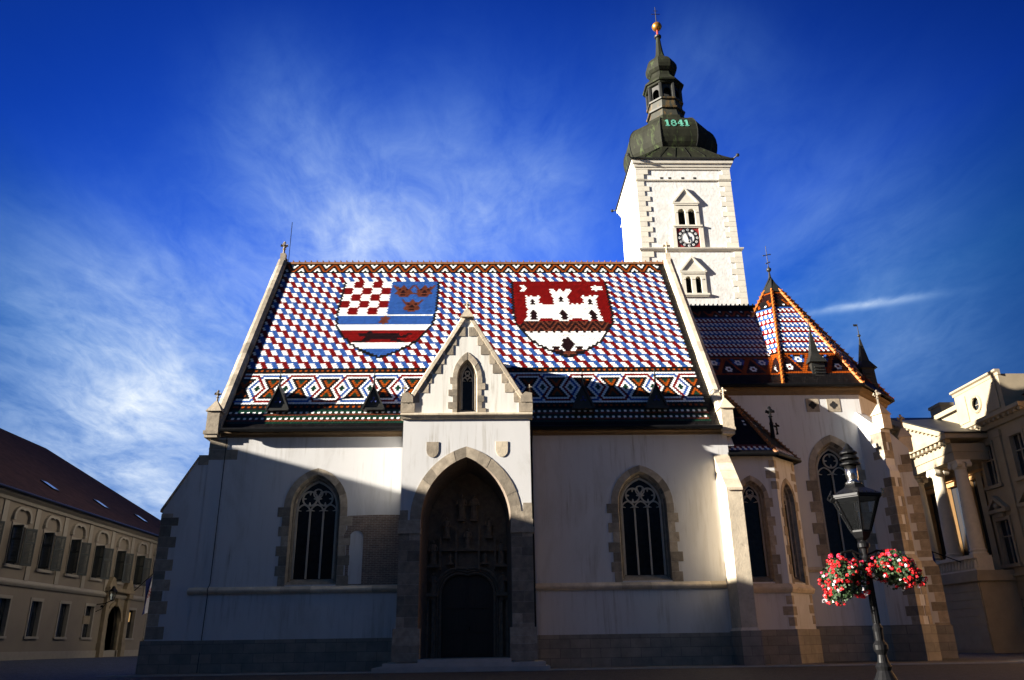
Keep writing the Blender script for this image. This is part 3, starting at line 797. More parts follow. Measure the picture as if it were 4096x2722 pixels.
def build_nave_roof():
    mb = MB()
    th, tw = 0.1539, 0.1525
    A = Vector((-13.62, 49.0, 25.4)); slope = Vector((0, -9.0, -13.8)).normalized(); N = Vector((0, -13.8, 9.0)).normalized()
    # body under the tiles
    L = 16.62; B = A+slope*L
    k = TKEYS.index('K')
    X0, X1 = -13.66, 12.1
    mb.face([(X0, 49, 25.39), (X1, 49, 25.39), (X1, B.y, B.z), (X0, B.y, B.z)], k)
    mb.face([(X0, 49, 25.39), (X1, 49, 25.39), (X1, 98-B.y, B.z), (X0, 98-B.y, B.z)], k)
    mb.face([(X0, B.y, B.z), (X1, B.y, B.z), (X1, 40.1, 11.3), (X0, 40.1, 11.3)], k)
    O = A + slope*(0.273-0.1539*1.5) 
    tiles(mb, O, Vector((1, 0, 0)), slope, N, tw, th, 107, lambda r: (0.0, 25.7), nave_col)
    r = mb.build('roof', [TILE[t] for t in TKEYS], church)
    r['label'] = 'steep glazed-tile roof with two shields'
    mb = MB(); n = 64
    for i in range(n):           # ridge caps, each with a little upturned lip
        x = -13.6+25.65*i/n; x2 = -13.6+25.65*(i+1)/n
        mb.prism([(x, 48.82, 25.30), (x, 48.9, 25.50), (x, 49.1, 25.50), (x, 49.18, 25.30)], [(x2, 48.82, 25.30), (x2, 48.9, 25.48), (x2, 49.1, 25.48), (x2, 49.18, 25.30)])
        mb.box(x2-0.035, x2+0.02, 48.88, 49.12, 25.40, 25.60)
    mb.build('ridge_cap', MT['rust'], church)
    # four little gabled roof vents
    for px, v in ((-11.03, 15.0), (-6.05, 15.0), (5.03, 15.0), (8.95, 15.0)):
        P = A+slope*v; P.x = px
        mb = MB(); y0 = P.y-0.45; zb = P.z-0.05; hw = 0.50; H = 1.12
        tri = [(px-hw, zb), (px+hw, zb), (px, zb+H)]
        back = P.y+0.65
        mb.prism([(x, y0+0.10, z) for x, z in tri], [(x, back, z) for x, z in tri], 0)
        for sg in (-1, 1):       # roof slabs with verge boards
            e = [(px+sg*(hw+0.12), zb-0.10), (px, zb+H+0.14), (px, zb+H+0.02), (px+sg*(hw+0.02), zb-0.12)]
            mb.prism([(x, y0-0.04, z) for x, z in e], [(x, back, z) for x, z in e], 1)
        mb.box(px-hw-0.1, px+hw+0.1, y0-0.02, P.y+0.3, zb-0.16, zb-0.04, 1)
        for a in (90, 210, 330):  # pierced trefoil
            mb.tube([(px+0.02*math.cos(R(a)), y0+0.09, zb+0.38+0.02*math.sin(R(a))), (px+0.17*math.cos(R(a)), y0+0.08, zb+0.38+0.17*math.sin(R(a)))], [0.02, 0.06], 5, 2)
        mb.lathe([(zb+H, 0.07), (zb+H+0.5, 0.035), (zb+H+0.56, 0.09), (zb+H+0.63, 0.03), (zb+H+0.95, 0.012)], (px, y0+0.1), 6, 1)
        v_ = mb.build('roof_vent', [MT['copper_dark'], MT['copper_dark'], MT['flag_blue']], church)
build_nave_roof()

# the porch ----------------------------------------------------------
def build_porch():
    CX = -1.07
    ain = (2.11, 2.95); zs = 6.56
    win = dict(cx=-1.05, zb=11.75, zs=13.55, A=(0.50, 0.95), O=(0.72, 1.33), B=(0.28, 0.72), depth=0.42)
    hole_w = gothic_window(church, FP, rows=6, tooth=0.17, lights=1, tr=0.035, sill=0.22, zb_o=11.62, name='gable_window', label='narrow pointed window in the porch gable', **win)
    ap = 16.85
    front = [(-4.14, 0.38), (CX-ain[0], 0.38)] + arch(CX, zs, ain[0], ain[1], 14) + [(CX+ain[0], 0.38), (2.02, 0.38), (2.02, 11.5), (-4.14, 11.5)]
    mb = MB(); FP.sheet(mb, front, [])
    # flanks and soffit box
    mb.face([FP.p(-4.14, 0, 0), FP.p(-4.14, 2.4, 0), FP.p(-4.14, 2.4, 11.5), FP.p(-4.14, 0, 11.5)])
    mb.face([FP.p(2.02, 0, 0), FP.p(2.02, 2.4, 0), FP.p(2.02, 2.4, 11.5), FP.p(2.02, 0, 11.5)])
    mb.build('porch_wall', MT['plaster'], church)
    mb = MB()
    gl = [(-4.1, 11.5), (2.0, 11.5), (2.0, 12.2), (1.68, 12.25), (CX, ap), (-3.82, 12.25), (-4.1, 12.2)]
    FP.sheet(mb, gl, [hole_w], 0.02)
    FP.sheet(mb, gl, [], 0.62)
    mb.build('porch_gable', MT['plaster_old'], church)
    # arch stones and piers
    mb = MB()
    ca = arch(CX, zs, ain[0], ain[1], 14); co = arch(CX, zs, 2.62, 3.47, 14)
    for i in range(0, len(ca)-1, 2):
        seg = list(range(i, min(i+2, len(ca)-1)+1))
        FP.prism(mb, [ca[k] for k in seg]+[co[k] for k in reversed(seg)], -0.02-0.004*((i//2) % 3), 0.7)
    mb.build('arch_stones', MT['stone'], church)
    mb = MB()
    for s0, s1, base0, base1 in ((-4.16, -3.18, -4.30, -3.08), (1.04, 2.04, 0.93, 2.14)):
        z = 0.40; k = 0
        while z < 1.44:
            FP.box(mb, base0, base1, -0.10-0.004*(k % 2), 0.5, z, z+0.34); z += 0.346; k += 1
        FP.prism(mb, [(base0, 1.44), (base1, 1.44), (s1, 1.62), (s0, 1.62)], -0.05, 0.5)
        k = 0; z = 1.45
        while z < 5.9:
            h = min(random.uniform(0.36, 0.56), 5.93-z)
            if h < 0.05: break
            m = s0+(s1-s0)*random.uniform(0.35, 0.65)
            if k % 2: FP.box(mb, s0, m-0.004, -0.018-0.004*(k % 3), 0.6, z, z+h-0.006); FP.box(mb, m, s1, -0.022, 0.6, z, z+h-0.006)
            else: FP.box(mb, s0, s1, -0.014-0.004*(k % 3), 0.6, z, z+h-0.006)
            z += h; k += 1
    # imposts
    for s0, s1 in ((-4.22, -3.16), (1.02, 2.10)):
        FP.box(mb, s0, s1, -0.10, 0.6, 5.92, 6.18); FP.box(mb, s0+0.03, s1-0.03, -0.06, 0.6, 6.18, 6.54)
    FP.box(mb, 1.62, 2.035, -0.03, 0.6, 6.54, 7.30); FP.box(mb, 1.5, 2.03, -0.025, 0.6, 6.545, 6.9)
    FP.box(mb, -4.155, -3.78, -0.02, 0.6, 6.55, 7.0)
    build_split(mb, 'porch_pier', MT['stone'], church, lambda x, y, z: x > -1)
    # vault, side walls and sculpted back wall of the niche
    mb = MB()
    a0 = opening(CX, 0.38, zs, ain[0], ain[1], 14); a1 = opening(CX, 0.38, zs, ain[0]-0.16, ain[1]-0.16, 14)
    strip(mb, FP, a0, a1, 0.0, 2.9)
    back = opening(CX, 0.38, zs, ain[0], ain[1], 14)
    DX, dh = -1.05, 1.26
    door_o = opening(DX, 0.5, 3.42, dh, 0.78, 8)
    FP.sheet(mb, back, [door_o], 2.9)
    mb.face([FP.p(-3.2, -0.3, 0.40), FP.p(1.1, -0.3, 0.40), FP.p(1.1, 3.2, 0.40), FP.p(-3.2, 3.2, 0.40)])
    mb.build('portal_niche', MT['statue'], church)
    mb = MB()
    for k, r_ in enumerate((0.06, 0.05, 0.07)):
        o_ = opening(DX, 0.5, 3.42, dh+0.07+0.13*k, 0.78+0.07+0.13*k, 8)
        mb.tube([FP.p(s, 2.85-0.06*k, z) for s, z in o_], r_, 6)
    for s in (-2.98, -2.72, 0.62, 0.88):
        mb.tube([FP.p(s, 2.72, 0.45), FP.p(s, 2.72, 3.1)], 0.07, 8); FP.box(mb, s-0.1, s+0.1, 2.6, 2.85, 3.1, 3.25)
    FP.box(mb, -3.1, -2.45, 2.45, 2.88, 3.26, 3.42); FP.box(mb, 0.36, 1.0, 2.45, 2.88, 3.26, 3.42)
    FP.box(mb, -3.05, -2.35, 2.5, 2.88, 4.62, 4.76); FP.box(mb, 0.28, 0.95, 2.5, 2.88, 4.62, 4.76)
    FP.box(mb, -2.35, 0.28, 2.6, 2.88, 5.40, 5.54)
    for s in (-2.40, -1.62, -0.5, 0.30):
        FP.box(mb, s-0.05, s+0.05, 2.62, 2.88, 4.5, 6.6 if abs(s+1.05) < 1 else 6.1)
    mb.build('portal_moulding', MT['statue'], church)
    def statue(s, z, h):
        mb = MB(); x, y, _ = FP.p(s, 2.66, 0)
        mb.box(x-0.17, x+0.17, y-0.10, y+0.22, z-0.10, z)
        rs = []
        for t, w, d in ((0, .19, .14), (.12, .17, .13), (.45, .145, .12), (.62, .16, .12), (.74, .185, .11), (.80, .15, .09), (.835, .055, .055)):
            rs.append([(x+w*h*0.9*math.cos(2*PI*i/10), y+d*h*0.9*math.sin(2*PI*i/10), z+t*h) for i in range(10)])
        mb.rings(rs); mb.sphere((x, y-0.01, z+h*0.915), h*0.075, 8, 6, sq=(0.85, 0.95, 1.15))
        for sg in (-1, 1):
            mb.tube([(x+sg*.16*h, y, z+.74*h), (x+sg*.19*h, y-.04*h, z+.55*h), (x+sg*.04*h, y-.13*h, z+.52*h)], [.05*h, .045*h, .03*h], 6)
        # canopy niche
        for q in (arch(s, z+h*1.02, 0.26, 0.30, 5),):
            mb.tube([FP.p(a, 2.60, b) for a, b in q], 0.03, 4)
        mb.build('statue', MT['statue'], church)
    for s, z, h in ((-1.36, 6.95, 1.25), (-0.74, 6.95, 1.25), (-2.1, 6.1, 0.95), (0.0, 6.1, 0.95), (-2.75, 4.78, 1.15), (0.62, 4.78, 1.15), (-2.72, 3.44, 0.95), (0.66, 3.44, 0.95), (-1.05, 5.56, 0.95), (-1.9, 4.85, 0.5), (-0.2, 4.85, 0.5)):
        statue(s, z, h)
    # door
    mb = MB()
    g = opening(DX, 0.5, 3.42, dh, 0.78, 8)
    mb.prism([FP.p(s, 3.05, z) for s, z in g], [FP.p(s, 3.15, z) for s, z in g])
    for s0, s1 in ((-2.25, -1.10), (-1.0, 0.15)):
        for z0, z1 in ((0.65, 1.5), (1.62, 2.6), (2.72, 3.5)):
            FP.box(mb, s0+0.12, s1-0.12, 3.0, 3.05, z0, z1)
    FP.box(mb, -1.08, -1.02, 2.98, 3.05, 0.5, 4.15)
    d = mb.build('door', MT['door_wood'], church); d['label'] = 'dark round-topped church door deep in the porch'
    mb = MB(); mb.tube([FP.p(-0.95, 2.97, 1.75), FP.p(-0.95, 2.94, 1.9)], 0.02, 6); mb.build('door_handle', MT['black_iron'], d)
    # cornice below the gable, kneelers, coping
    mb = MB()
    x = -4.28
    while x < 2.15:
        x2 = min(x+0.92, 2.16)
        prof = [(0.1, 11.36), (-0.10, 11.40), (-0.16, 11.52), (-0.24, 11.56), (-0.24, 11.64), (0.02, 11.74), (0.1, 11.74)]
        mb.prism([FP.p(x, d_, z) for d_, z in prof], [FP.p(x2-0.006, d_, z) for d_, z in prof]); x = x2
    mb.build('porch_cornice', MT['stone_light'], church)
    mb = MB()
    FP.box(mb, -4.30, -3.62, -0.06, 0.66, 11.74, 12.22); FP.box(mb, 1.50, 2.18, -0.055, 0.66, 11.74, 12.22)
    FP.prism(mb, [(-4.30, 12.23), (-3.70, 12.23), (-3.72, 12.55), (-3.95, 12.76), (-4.26, 12.70)], -0.09, 0.66)
    FP.prism(mb, [(2.18, 12.23), (1.58, 12.23), (1.60, 12.55), (1.83, 12.76), (2.14, 12.70)], -0.09, 0.66)
    # stepped bonding stones against the rake
    for sg in (-1, 1):
        for k in range(8):
            z = 12.25+k*0.5; e = (ap-0.25-z)*2.76/4.6
            w = (0.42 if k % 2 else 0.28)
            a, b = CX+sg*e, CX+sg*(e-w)
            if e < 0.3: continue
            FP.box(mb, min(a, b), max(a, b), 0.0-0.002*k, 0.3, z, z+0.49)
    build_split(mb, 'porch_bonding_stone', MT['stone'], church, lambda x, y, z: x > -1)
    mb = MB(); n = 7
    for sg in (-1, 1):
        for k in range(n):
            t0, t1 = k/n, (k+1)/n-0.003
            def pt(t, off): # along rake
                s = CX+sg*(2.95*(1-t)+0.05*t); z = 12.22+(17.05-12.22)*t
                return s, z
            def ring(t):
                s, z = pt(t, 0); nx, nz = 0.86*sg, 0.51
                return [FP.p(s-nx*0.14, -0.06, z-nz*0.14), FP.p(s+nx*0.03, -0.06, z+nz*0.03), FP.p(s+nx*0.10, 0.1, z+nz*0.10), FP.p(s+nx*0.10, 0.6, z+nz*0.10), FP.p(s-nx*0.14, 0.72, z-nz*0.14)]
            mb.prism(ring(t0), ring(t1))
    FP.prism(mb, [(CX-0.35, 16.75), (CX+0.35, 16.75), (CX+0.09, 17.15), (CX-0.09, 17.15)], -0.2, 0.5)
    finial(mb, CX, 37.95, 17.12, 0.62)
    mb.build('porch_coping', MT['stone_light'], church)
    for s in (-4.16, 2.06):
        mb = MB(); x, y, _ = FP.p(s, 0.15, 0)
        mb.box(x-0.12, x+0.12, y-0.12, y+0.12, 12.45, 12.72)
        finial(mb, x, y, 12.70, 0.50); mb.build('porch_pinnacle', MT['stone'], church)
    # blank stone shields
    for s, m_ in ((-2.70, 'eave'), (0.64, 'stone_light')):
        mb = MB()
        sh = [(s-0.29, 10.26), (s+0.29, 10.26), (s+0.29, 9.86)] + [(s+0.29*math.cos(a), 9.86-0.36*math.sin(a)) for a in [PI*k/10 for k in range(1, 10)]] + [(s-0.29, 9.86)]
        FP.prism(mb, sh, -0.03, 0.05); mb.build('blank_shield', MT['stone'] if s < 0 else MT['stone_light'], church)
    # roof of the porch running back into the nave roof
    mb = MB()
    k = TKEYS.index('K')
    for sg in (-1, 1):
        mb.face([FP.p(CX, 0.5, 16.5), FP.p(CX+sg*3.1, 0.5, 11.3), FP.p(CX+sg*3.1, 2.6, 11.3), FP.p(CX, 6.0, 16.5)], k)
        U = Vector((0, 1, 0)); V = Vector((sg*3.1, 0, -5.2)).normalized(); N = Vector((sg*5.2, 0, 3.1)).normalized()
        tiles(mb, Vector((CX, 38.3, 16.5)), U, V, N, 0.1525, 0.1539, 39, lambda r: (0.0, max(0.3, 4.6-r*0.11)), lambda r, u: 'W' if (int(u)+r) % 6 == 0 else ('R' if (int(u)+r) % 3 == 0 else 'B'))
    mb.build('porch_roof', [TILE[t] for t in TKEYS], church)
    # steps
    mb = MB()
    for (a, b, d0, z0, z1) in ((-5.0, 2.62, -1.15, 0.0, 0.19), (-4.6, 2.45, -0.78, 0.19, 0.36), (-3.12, 0.97, -0.42, 0.36, 0.50)):
        n = 5
        for k in range(n):
            x0 = a+(b-a)*k/n; x1 = a+(b-a)*(k+1)/n-0.008
            FP.box(mb, x0, x1, d0, 2.1 if z0 < 0.3 else 3.0, z0, z1)
    mb.build('steps', MT['step'], church)
build_porch()

# buttresses -----------------------------------------------------------
def buttress(F, s0, s1, out, z_top, z_front, mats=('stone_light', 'stone_light'), base=1.5, setoff=None, name='buttress', quoin=None):
    """pier standing out from wall frame F (d negative) with a weathered sloping top"""
    mb = MB()
    prof = [(0.1, 0.0), (-out, 0.0), (-out, z_front), (0.1, z_top)]
    z = 0.0
    mb.prism([F.p(s0, d, z) for d, z in prof], [F.p(s1, d, z) for d, z in prof], 0)
    # cap stones along the slope
    n = 4
    for k in range(n):
        t0, t1 = k/n, (k+1)/n-0.01
        def ring(t):
            d = -out-0.06+(out+0.06)*t; zz = z_front+(z_top-z_front)*t
            return [F.p(s0-0.03, d, zz-0.03), F.p(s1+0.03, d, zz-0.03), F.p(s1+0.03, d, zz+0.09), F.p(s0-0.03, d, zz+0.09)]
        mb.prism(ring(t0), ring(t1), 1)
    if base:
        F.box(mb, s0-0.10, s1+0.10, -out-0.12, 0.1, 0, base, 2)
        mb.prism([F.p(s0-.10, -out-.12, base), F.p(s1+.10, -out-.12, base), F.p(s1+.10, 0.1, base), F.p(s0-.10, 0.1, base)],
                 [F.p(s0-.003, -out-.003, base+.14), F.p(s1+.003, -out-.003, base+.14), F.p(s1+.003, 0.1, base+.14), F.p(s0-.003, 0.1, base+.14)], 1)
    if quoin:
        z = base+0.2; k = 0
        while z < z_front-0.2:
            h = random.uniform(0.4, 0.6); h = min(h, z_front-z)
            w = (s1-s0)*(0.45 if k % 2 else 0.62); w2 = out*(0.6 if k % 2 else 0.35)
            F.box(mb, s0-0.012, s0+w, -out-0.012, -out+w2, z, z+h-0.01, 3)
            F.box(mb, s1-w*0.7, s1+0.012, -out-0.016, -out+w2, z+0.02, z+h-0.02, 3); z += h; k += 1
    return mb.build(name, [MT[mats[0]], MT[mats[1]], MT['plinth'], MT['stone']], church)
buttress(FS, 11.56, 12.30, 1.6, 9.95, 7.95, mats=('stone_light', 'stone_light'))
# west buttress, flush with the front
mb = MB()
pf = [(-14.1, 0), (-14.1, 10.2), (-14.62, 9.95), (-16.02, 7.45), (-16.05, 0)]
FS.prism(mb, pf, 0.0, 1.2, 0)
mb.prism([(-14.60, 39.92, 9.98), (-14.60, 41.28, 9.98), (-14.60, 41.28, 10.10), (-14.60, 39.92, 10.10)], [(-16.12, 39.92, 7.36), (-16.12, 41.28, 7.36), (-16.12, 41.28, 7.48), (-16.12, 39.92, 7.48)], 1)
z = 1.5; k = 0
while z < 7.2:
    h = random.uniform(0.35, 0.6); w = 0.55 if k % 2 else 0.85
    FS.box(mb, -16.06, -16.05+w, -0.015, 0.5, z, min(z+h-0.01, 7.3), 1); z += h; k += 1
FS.box(mb, -16.2, -14.225, -0.095, 1.3, 0, 1.44, 2)
mb.build('buttress', [MT['plaster'], MT['stone'], MT['plinth']], church)

# choir and apse ---------------------------------------------------------
CW = 5.2; AX, AY = 19.35, 49.0
OCT = [(AX+CW/math.cos(PI/8)*math.cos(-PI/2-PI/8+k*PI/4), AY+CW/math.cos(PI/8)*math.sin(-PI/2-PI/8+k*PI/4)) for k in range(8)]
# OCT[0] = (17.2, 43.8) ... going anticlockwise (east): OCT[1] = (21.5, 43.8), OCT[2] = (24.55, 46.85)
FC = Frame((0, 43.8), 0.0)
ZC = 14.75
def build_choir():
    wh = gothic_window(church, FC, 19.45, 4.9, 9.95, (1.12, 1.62), (1.50, 2.02), (0.86, 1.28), 0.6, lights=2, rows=9, name='choir_window', label='tall two-light traceried window behind the street lamp', zb_o=4.7)
    mb = MB()
    FC.sheet(mb, [(12.3, 0), (OCT[1][0], 0), (OCT[1][0], ZC), (12.3, ZC)], [wh])
    for k in range(1, 4):
        a, b = OCT[k], OCT[k+1]
        mb.face([(a[0], a[1], 0), (b[0], b[1], 0), (b[0], b[1], ZC), (a[0], a[1], ZC)])
    a = OCT[4]; mb.face([(a[0], a[1], 0), (12.3, a[1], 0), (12.3, a[1], ZC), (a[0], a[1], ZC)])
    mb.build('choir_wall', MT['plaster'], church)
    # east wall of the nave above the choir is the gable wall; plinth and courses
    mb = MB(); FC.box(mb, 12.3, OCT[1][0]+0.1, -0.10, 0.1, 0, 1.72)
    mb.build('choir_plinth', MT['plinth'], church)
    mb = MB(); course(mb, FC, 15.2, OCT[1][0], 4.45, 4.72, 0.15); mb.build('choir_string_course', MT['stone_light'], church)
    mb = MB(); x = 15.6
    FC.box(mb, 16.15, 16.75, -0.02, 0.1, 5.3, 6.1); mb.build('wall_stone', MT['stone'], church)
    # quatrefoil openings
    for s in (18.72, 19.95):
        mb = MB(); z = 13.72
        FC.box(mb, s-0.38, s+0.38, -0.02, 0.1, z-0.40, z+0.40, 0)
        for dx, dz in ((.12, 0), (-.12, 0), (0, .12), (0, -.12)):
            c = [(s+dx+0.115*math.cos(2*PI*i/12), z+dz+0.115*math.sin(2*PI*i/12)) for i in range(12)]
            mb.face([FC.p(a, -0.024-abs(dx)*0.01, b) for a, b in c], 1)
        mb.build('quatrefoil_window', [MT['stone'], MT['void']], church)
    # eave cornice round the choir and apse
    mb = MB(); pts = [(12.3, 43.8)] + [OCT[1], OCT[2], OCT[3], OCT[4]]
    def offset(o):
        return [(12.3, 43.8-o)] + [(AX+(CW+o)/math.cos(PI/8)*math.cos(-PI/2-PI/8+k*PI/4), AY+(CW+o)/math.cos(PI/8)*math.sin(-PI/2-PI/8+k*PI/4)) for k in (1, 2, 3, 4)]
    prof = [(0.0, ZC-0.42), (0.10, ZC-0.36), (0.16, ZC-0.2), (0.32, ZC-0.12), (0.32, ZC), (0.0, ZC)]
    for (o0, z0), (o1, z1) in zip(prof, prof[1:]):
        a, b = offset(o0), offset(o1)
        for i in range(4):
            mb.face([(*a[i], z0), (*a[i+1], z0), (*b[i+1], z1), (*b[i], z1)])
    mb.build('choir_cornice', MT['eave'], church)
    mb = MB(); g = offset(0.46); mb.tube([(x, y, ZC+0.06) for x, y in g], 0.12, 8); mb.build('choir_gutter', MT['black_iron'], church)
build_choir()

def choir_colour(q, u, tent=False, top=None):
    """q counts courses up from the eave"""
    q = int(q)
    if q < 6: return 'K'
    if q in (6, 16): return 'O'
    if q < 16:
        t = q-7                      # 0 bottom .. 8 top
        d = ((u+5.0) % 10.0)-5.0; a = abs(d)      # upright triangle apex at d=0
        edge = 4.6-0.5*t
        if abs(a-edge) < 0.55: return 'O'
        def flower(dd, tt):
            b = abs(dd)
            if tt == 0 and b < 0.35: return 'c'
            if (tt == 0 and 0.6 < b < 1.3) or (abs(tt) == 1 and 0.2 < b < 0.8): return 'W'
            return None
        f = flower(d, t-2)
        if f: return 'R' if f == 'c' else f
        e = 5.0-a; f = flower(e, t-6)
        if f: return 'B' if f == 'c' else f
        if a > edge and t >= 5 and 1.2 < e < 2.4: return 'B'
        return 'D'
    if q == 17: return 'K'
    n = q-18
    if n < 27:
        g, k = divmod(n, 3)
        c = 'R' if g % 2 == 0 else 'B'
        if k == 0: return 'W' if abs(((u-0.5) % 2.0)-1.0) < 0.45 else c
        if k == 1: return 'W' if abs((u % 2.0)-1.0) < 0.45 else c
        return 'B' if c == 'R' else 'R'
    m = n-27
    if m == 0: return 'K'
    if m <= 4:
        t = m-1
        d = ((u+2.5) % 5.0)-2.5; a = abs(d)
        if abs(a-(2.1-0.5*t)) < 0.5: return 'O'
        if t == 0 and a < 0.4: return 'W'
        if t == 3 and a > 2.1: return 'W'
        return 'K'
    if tent and m == 9: return 'O'
    return 'D' if tent else 'K'
def build_choir_roof():
    mb = MB(); kk = TKEYS.index('K')
    ZR = 22.13; th, tw = 0.172, 0.146
    ov = 0.42
    ye = 43.8-ov; ze = ZC+0.06
    for sg in (1, -1):
        Y = ye if sg == 1 else 98-ye
        mb.face([(12.3, 49, ZR), (AX+0.5, 49, ZR), (AX+0.5, Y, ze), (12.3, Y, ze)], kk)
    V = Vector((0, ye-49, ze-ZR)); L = V.length; V.normalize(); N = Vector((0, V.z, -V.y)); 
    if N.z < 0: N = -N
    rows = int(L/th); 
    O = Vector((12.4, 49, ZR)) + V*(L-rows*th)
    def span(r):
        t = 1-(r+0.5)/rows
        return (0.0, (17.2+(19.35-17.2)*t*0.85)-12.4+0.1)
    tiles(mb, O, Vector((1, 0, 0)), V, N, tw, th, rows, span, lambda r, u: choir_colour(rows-1-r, u-3.0))
    mb.build('choir_roof', [TILE[t] for t in TKEYS], church)
    mb = MB(); n = 21
    for i in range(n):
        x = 12.5+6.3*i/n; x2 = 12.5+6.3*(i+1)/n
        mb.prism([(x, 48.82, ZR-.1), (x, 48.9, ZR+.1), (x, 49.1, ZR+.1), (x, 49.18, ZR-.1)], [(x2, 48.82, ZR-.1), (x2, 48.9, ZR+.08), (x2, 49.1, ZR+.08), (x2, 49.18, ZR-.1)])
        mb.box(x2-0.035, x2+0.02, 48.88, 49.12, ZR, ZR+0.2)
    mb.build('choir_ridge_cap', MT['black_iron'], church)
    # steep tent roof over the apse
    apex = Vector((AX, AY, 24.1))
    k_ = (CW+ov)/CW
    base = [Vector((AX+(x-AX)*k_, AY+(y-AY)*k_, ze)) for x, y in OCT]
    mb = MB()
    for i in range(8):
        a, b = base[i], base[(i+1) % 8]
        mb.face([a, b, apex], kk)
        if i in (7, 0, 1, 2):
            m = (a+b)/2; V = m-apex; L = V.length; V = V.normalized(); U = (b-a).normalized(); N = U.cross(V)
            if N.z < 0: N = -N
            rows = int(L/th); half_b = (b-a).length/2
            O = apex + V*(L-rows*th)
            def span(r, half_b=half_b, rows=rows):
                h = half_b*(r+0.5)/rows-0.06
                return (-h, h)
            tiles(mb, O, U, V, N, tw, th, rows, span, lambda r, u, rows=rows: choir_colour(rows-1-r, u+0.0, True))
    mb.build('apse_roof', [TILE[t] for t in TKEYS], church)
    for i in (0, 1, 2, 7):      # hip tiles, each with a spur
        mb = MB()
        b = base[i]; n = 26
        for k in range(n):
            t0, t1 = 0.10+0.90*k/n, 0.10+0.90*(k+1)/n
            p, q = apex.lerp(b, t0), apex.lerp(b, t1)
            out = Vector((b.x-AX, b.y-AY, 0)).normalized(); upv = Vector((out.x*0.6, out.y*0.6, 0.8))
            mb.tube([p+upv*0.03, q+upv*0.07], [0.085, 0.115], 6)
            mb.tube([q+upv*0.06, q+upv*0.26], [0.05, 0.015], 4)
        mb.build('hip_cap', MT['hip'], church)
    mb = MB()
    cap = [(b-apex)*0.13+apex for b in base]
    mb.rings([[tuple(p+Vector(((p.x-AX)*0.12, (p.y-AY)*0.12, 0.03))) for p in cap], [(AX+0.10*math.cos(PI/4*i), AY+0.10*math.sin(PI/4*i), 24.35) for i in range(8)]])
    mb.lathe([(24.3, 0.10), (24.75, 0.05), (24.78, 0.08)], (AX, AY), 8)
    mb.sphere((AX, AY, 24.92), 0.17, 12, 8)
    mb.lathe([(25.05, 0.06), (25.2, 0.03), (26.75, 0.02)], (AX, AY), 6)
    for dz, w in ((25.45, 0.12), (26.05, 0.24)):
        mb.tube([(AX-w, AY, dz-0.05), (AX+w, AY, dz+0.06)], 0.03, 5)
        for sg in (-1, 1): mb.sphere((AX+sg*w, AY, dz+sg*0.05), 0.055, 6, 4)
    mb.build('apse_finial', MT['copper_dark'], church)
    # two spired roof turrets with weather vanes
    def turret(x, y, z, s, name='roof_turret'):
        mb = MB()
        for (z0, h0, z1, h1) in ((z-1.0, .44, z+0.95, .38),):
            mb.rings([[(x-h0, y-h0, z0), (x+h0, y-h0, z0), (x+h0, y+h0+.8, z0), (x-h0, y+h0+.8, z0)], [(x-h1, y-h1, z1), (x+h1, y-h1, z1), (x+h1, y+h1, z1), (x-h1, y+h1, z1)]])
        mb.rings([[(x-.54, y-.54, z+0.88), (x+.54, y-.54, z+0.88), (x+.54, y+.54, z+0.88), (x-.54, y+.54, z+0.88)], [(x-.24, y-.24, z+1.45), (x+.24, y-.24, z+1.45), (x+.24, y+.24, z+1.45), (x-.24, y+.24, z+1.45)], [(x-.03, y-.03, z+3.0), (x+.03, y-.03, z+3.0), (x+.03, y+.03, z+3.0), (x-.03, y+.03, z+3.0)]])
        for k in range(7):
            mb.box(x-.26, x+.26, y-.47, y-.40, z-0.55+k*0.18, z-0.48+k*0.18)
        mb.lathe([(z+2.95, .05), (z+3.1, .03), (z+3.16, .10), (z+3.24, .10), (z+3.3, .03), (z+4.0, .018)], (x, y), 8)
        mb.box(x-.26, x-.02, y-.01, y+.01, z+3.84, z+3.98)
        mb.build(name, MT['copper_dark'], church)
    turret(19.45, 44.25, 15.5, 1); turret(23.6, 46.6, 15.9, 1)
MT['hip'] = mat('orange_hip_tile', (0.42, 0.125, 0.02), 0.45, var=0.2, vscale=3)
build_choir_roof()

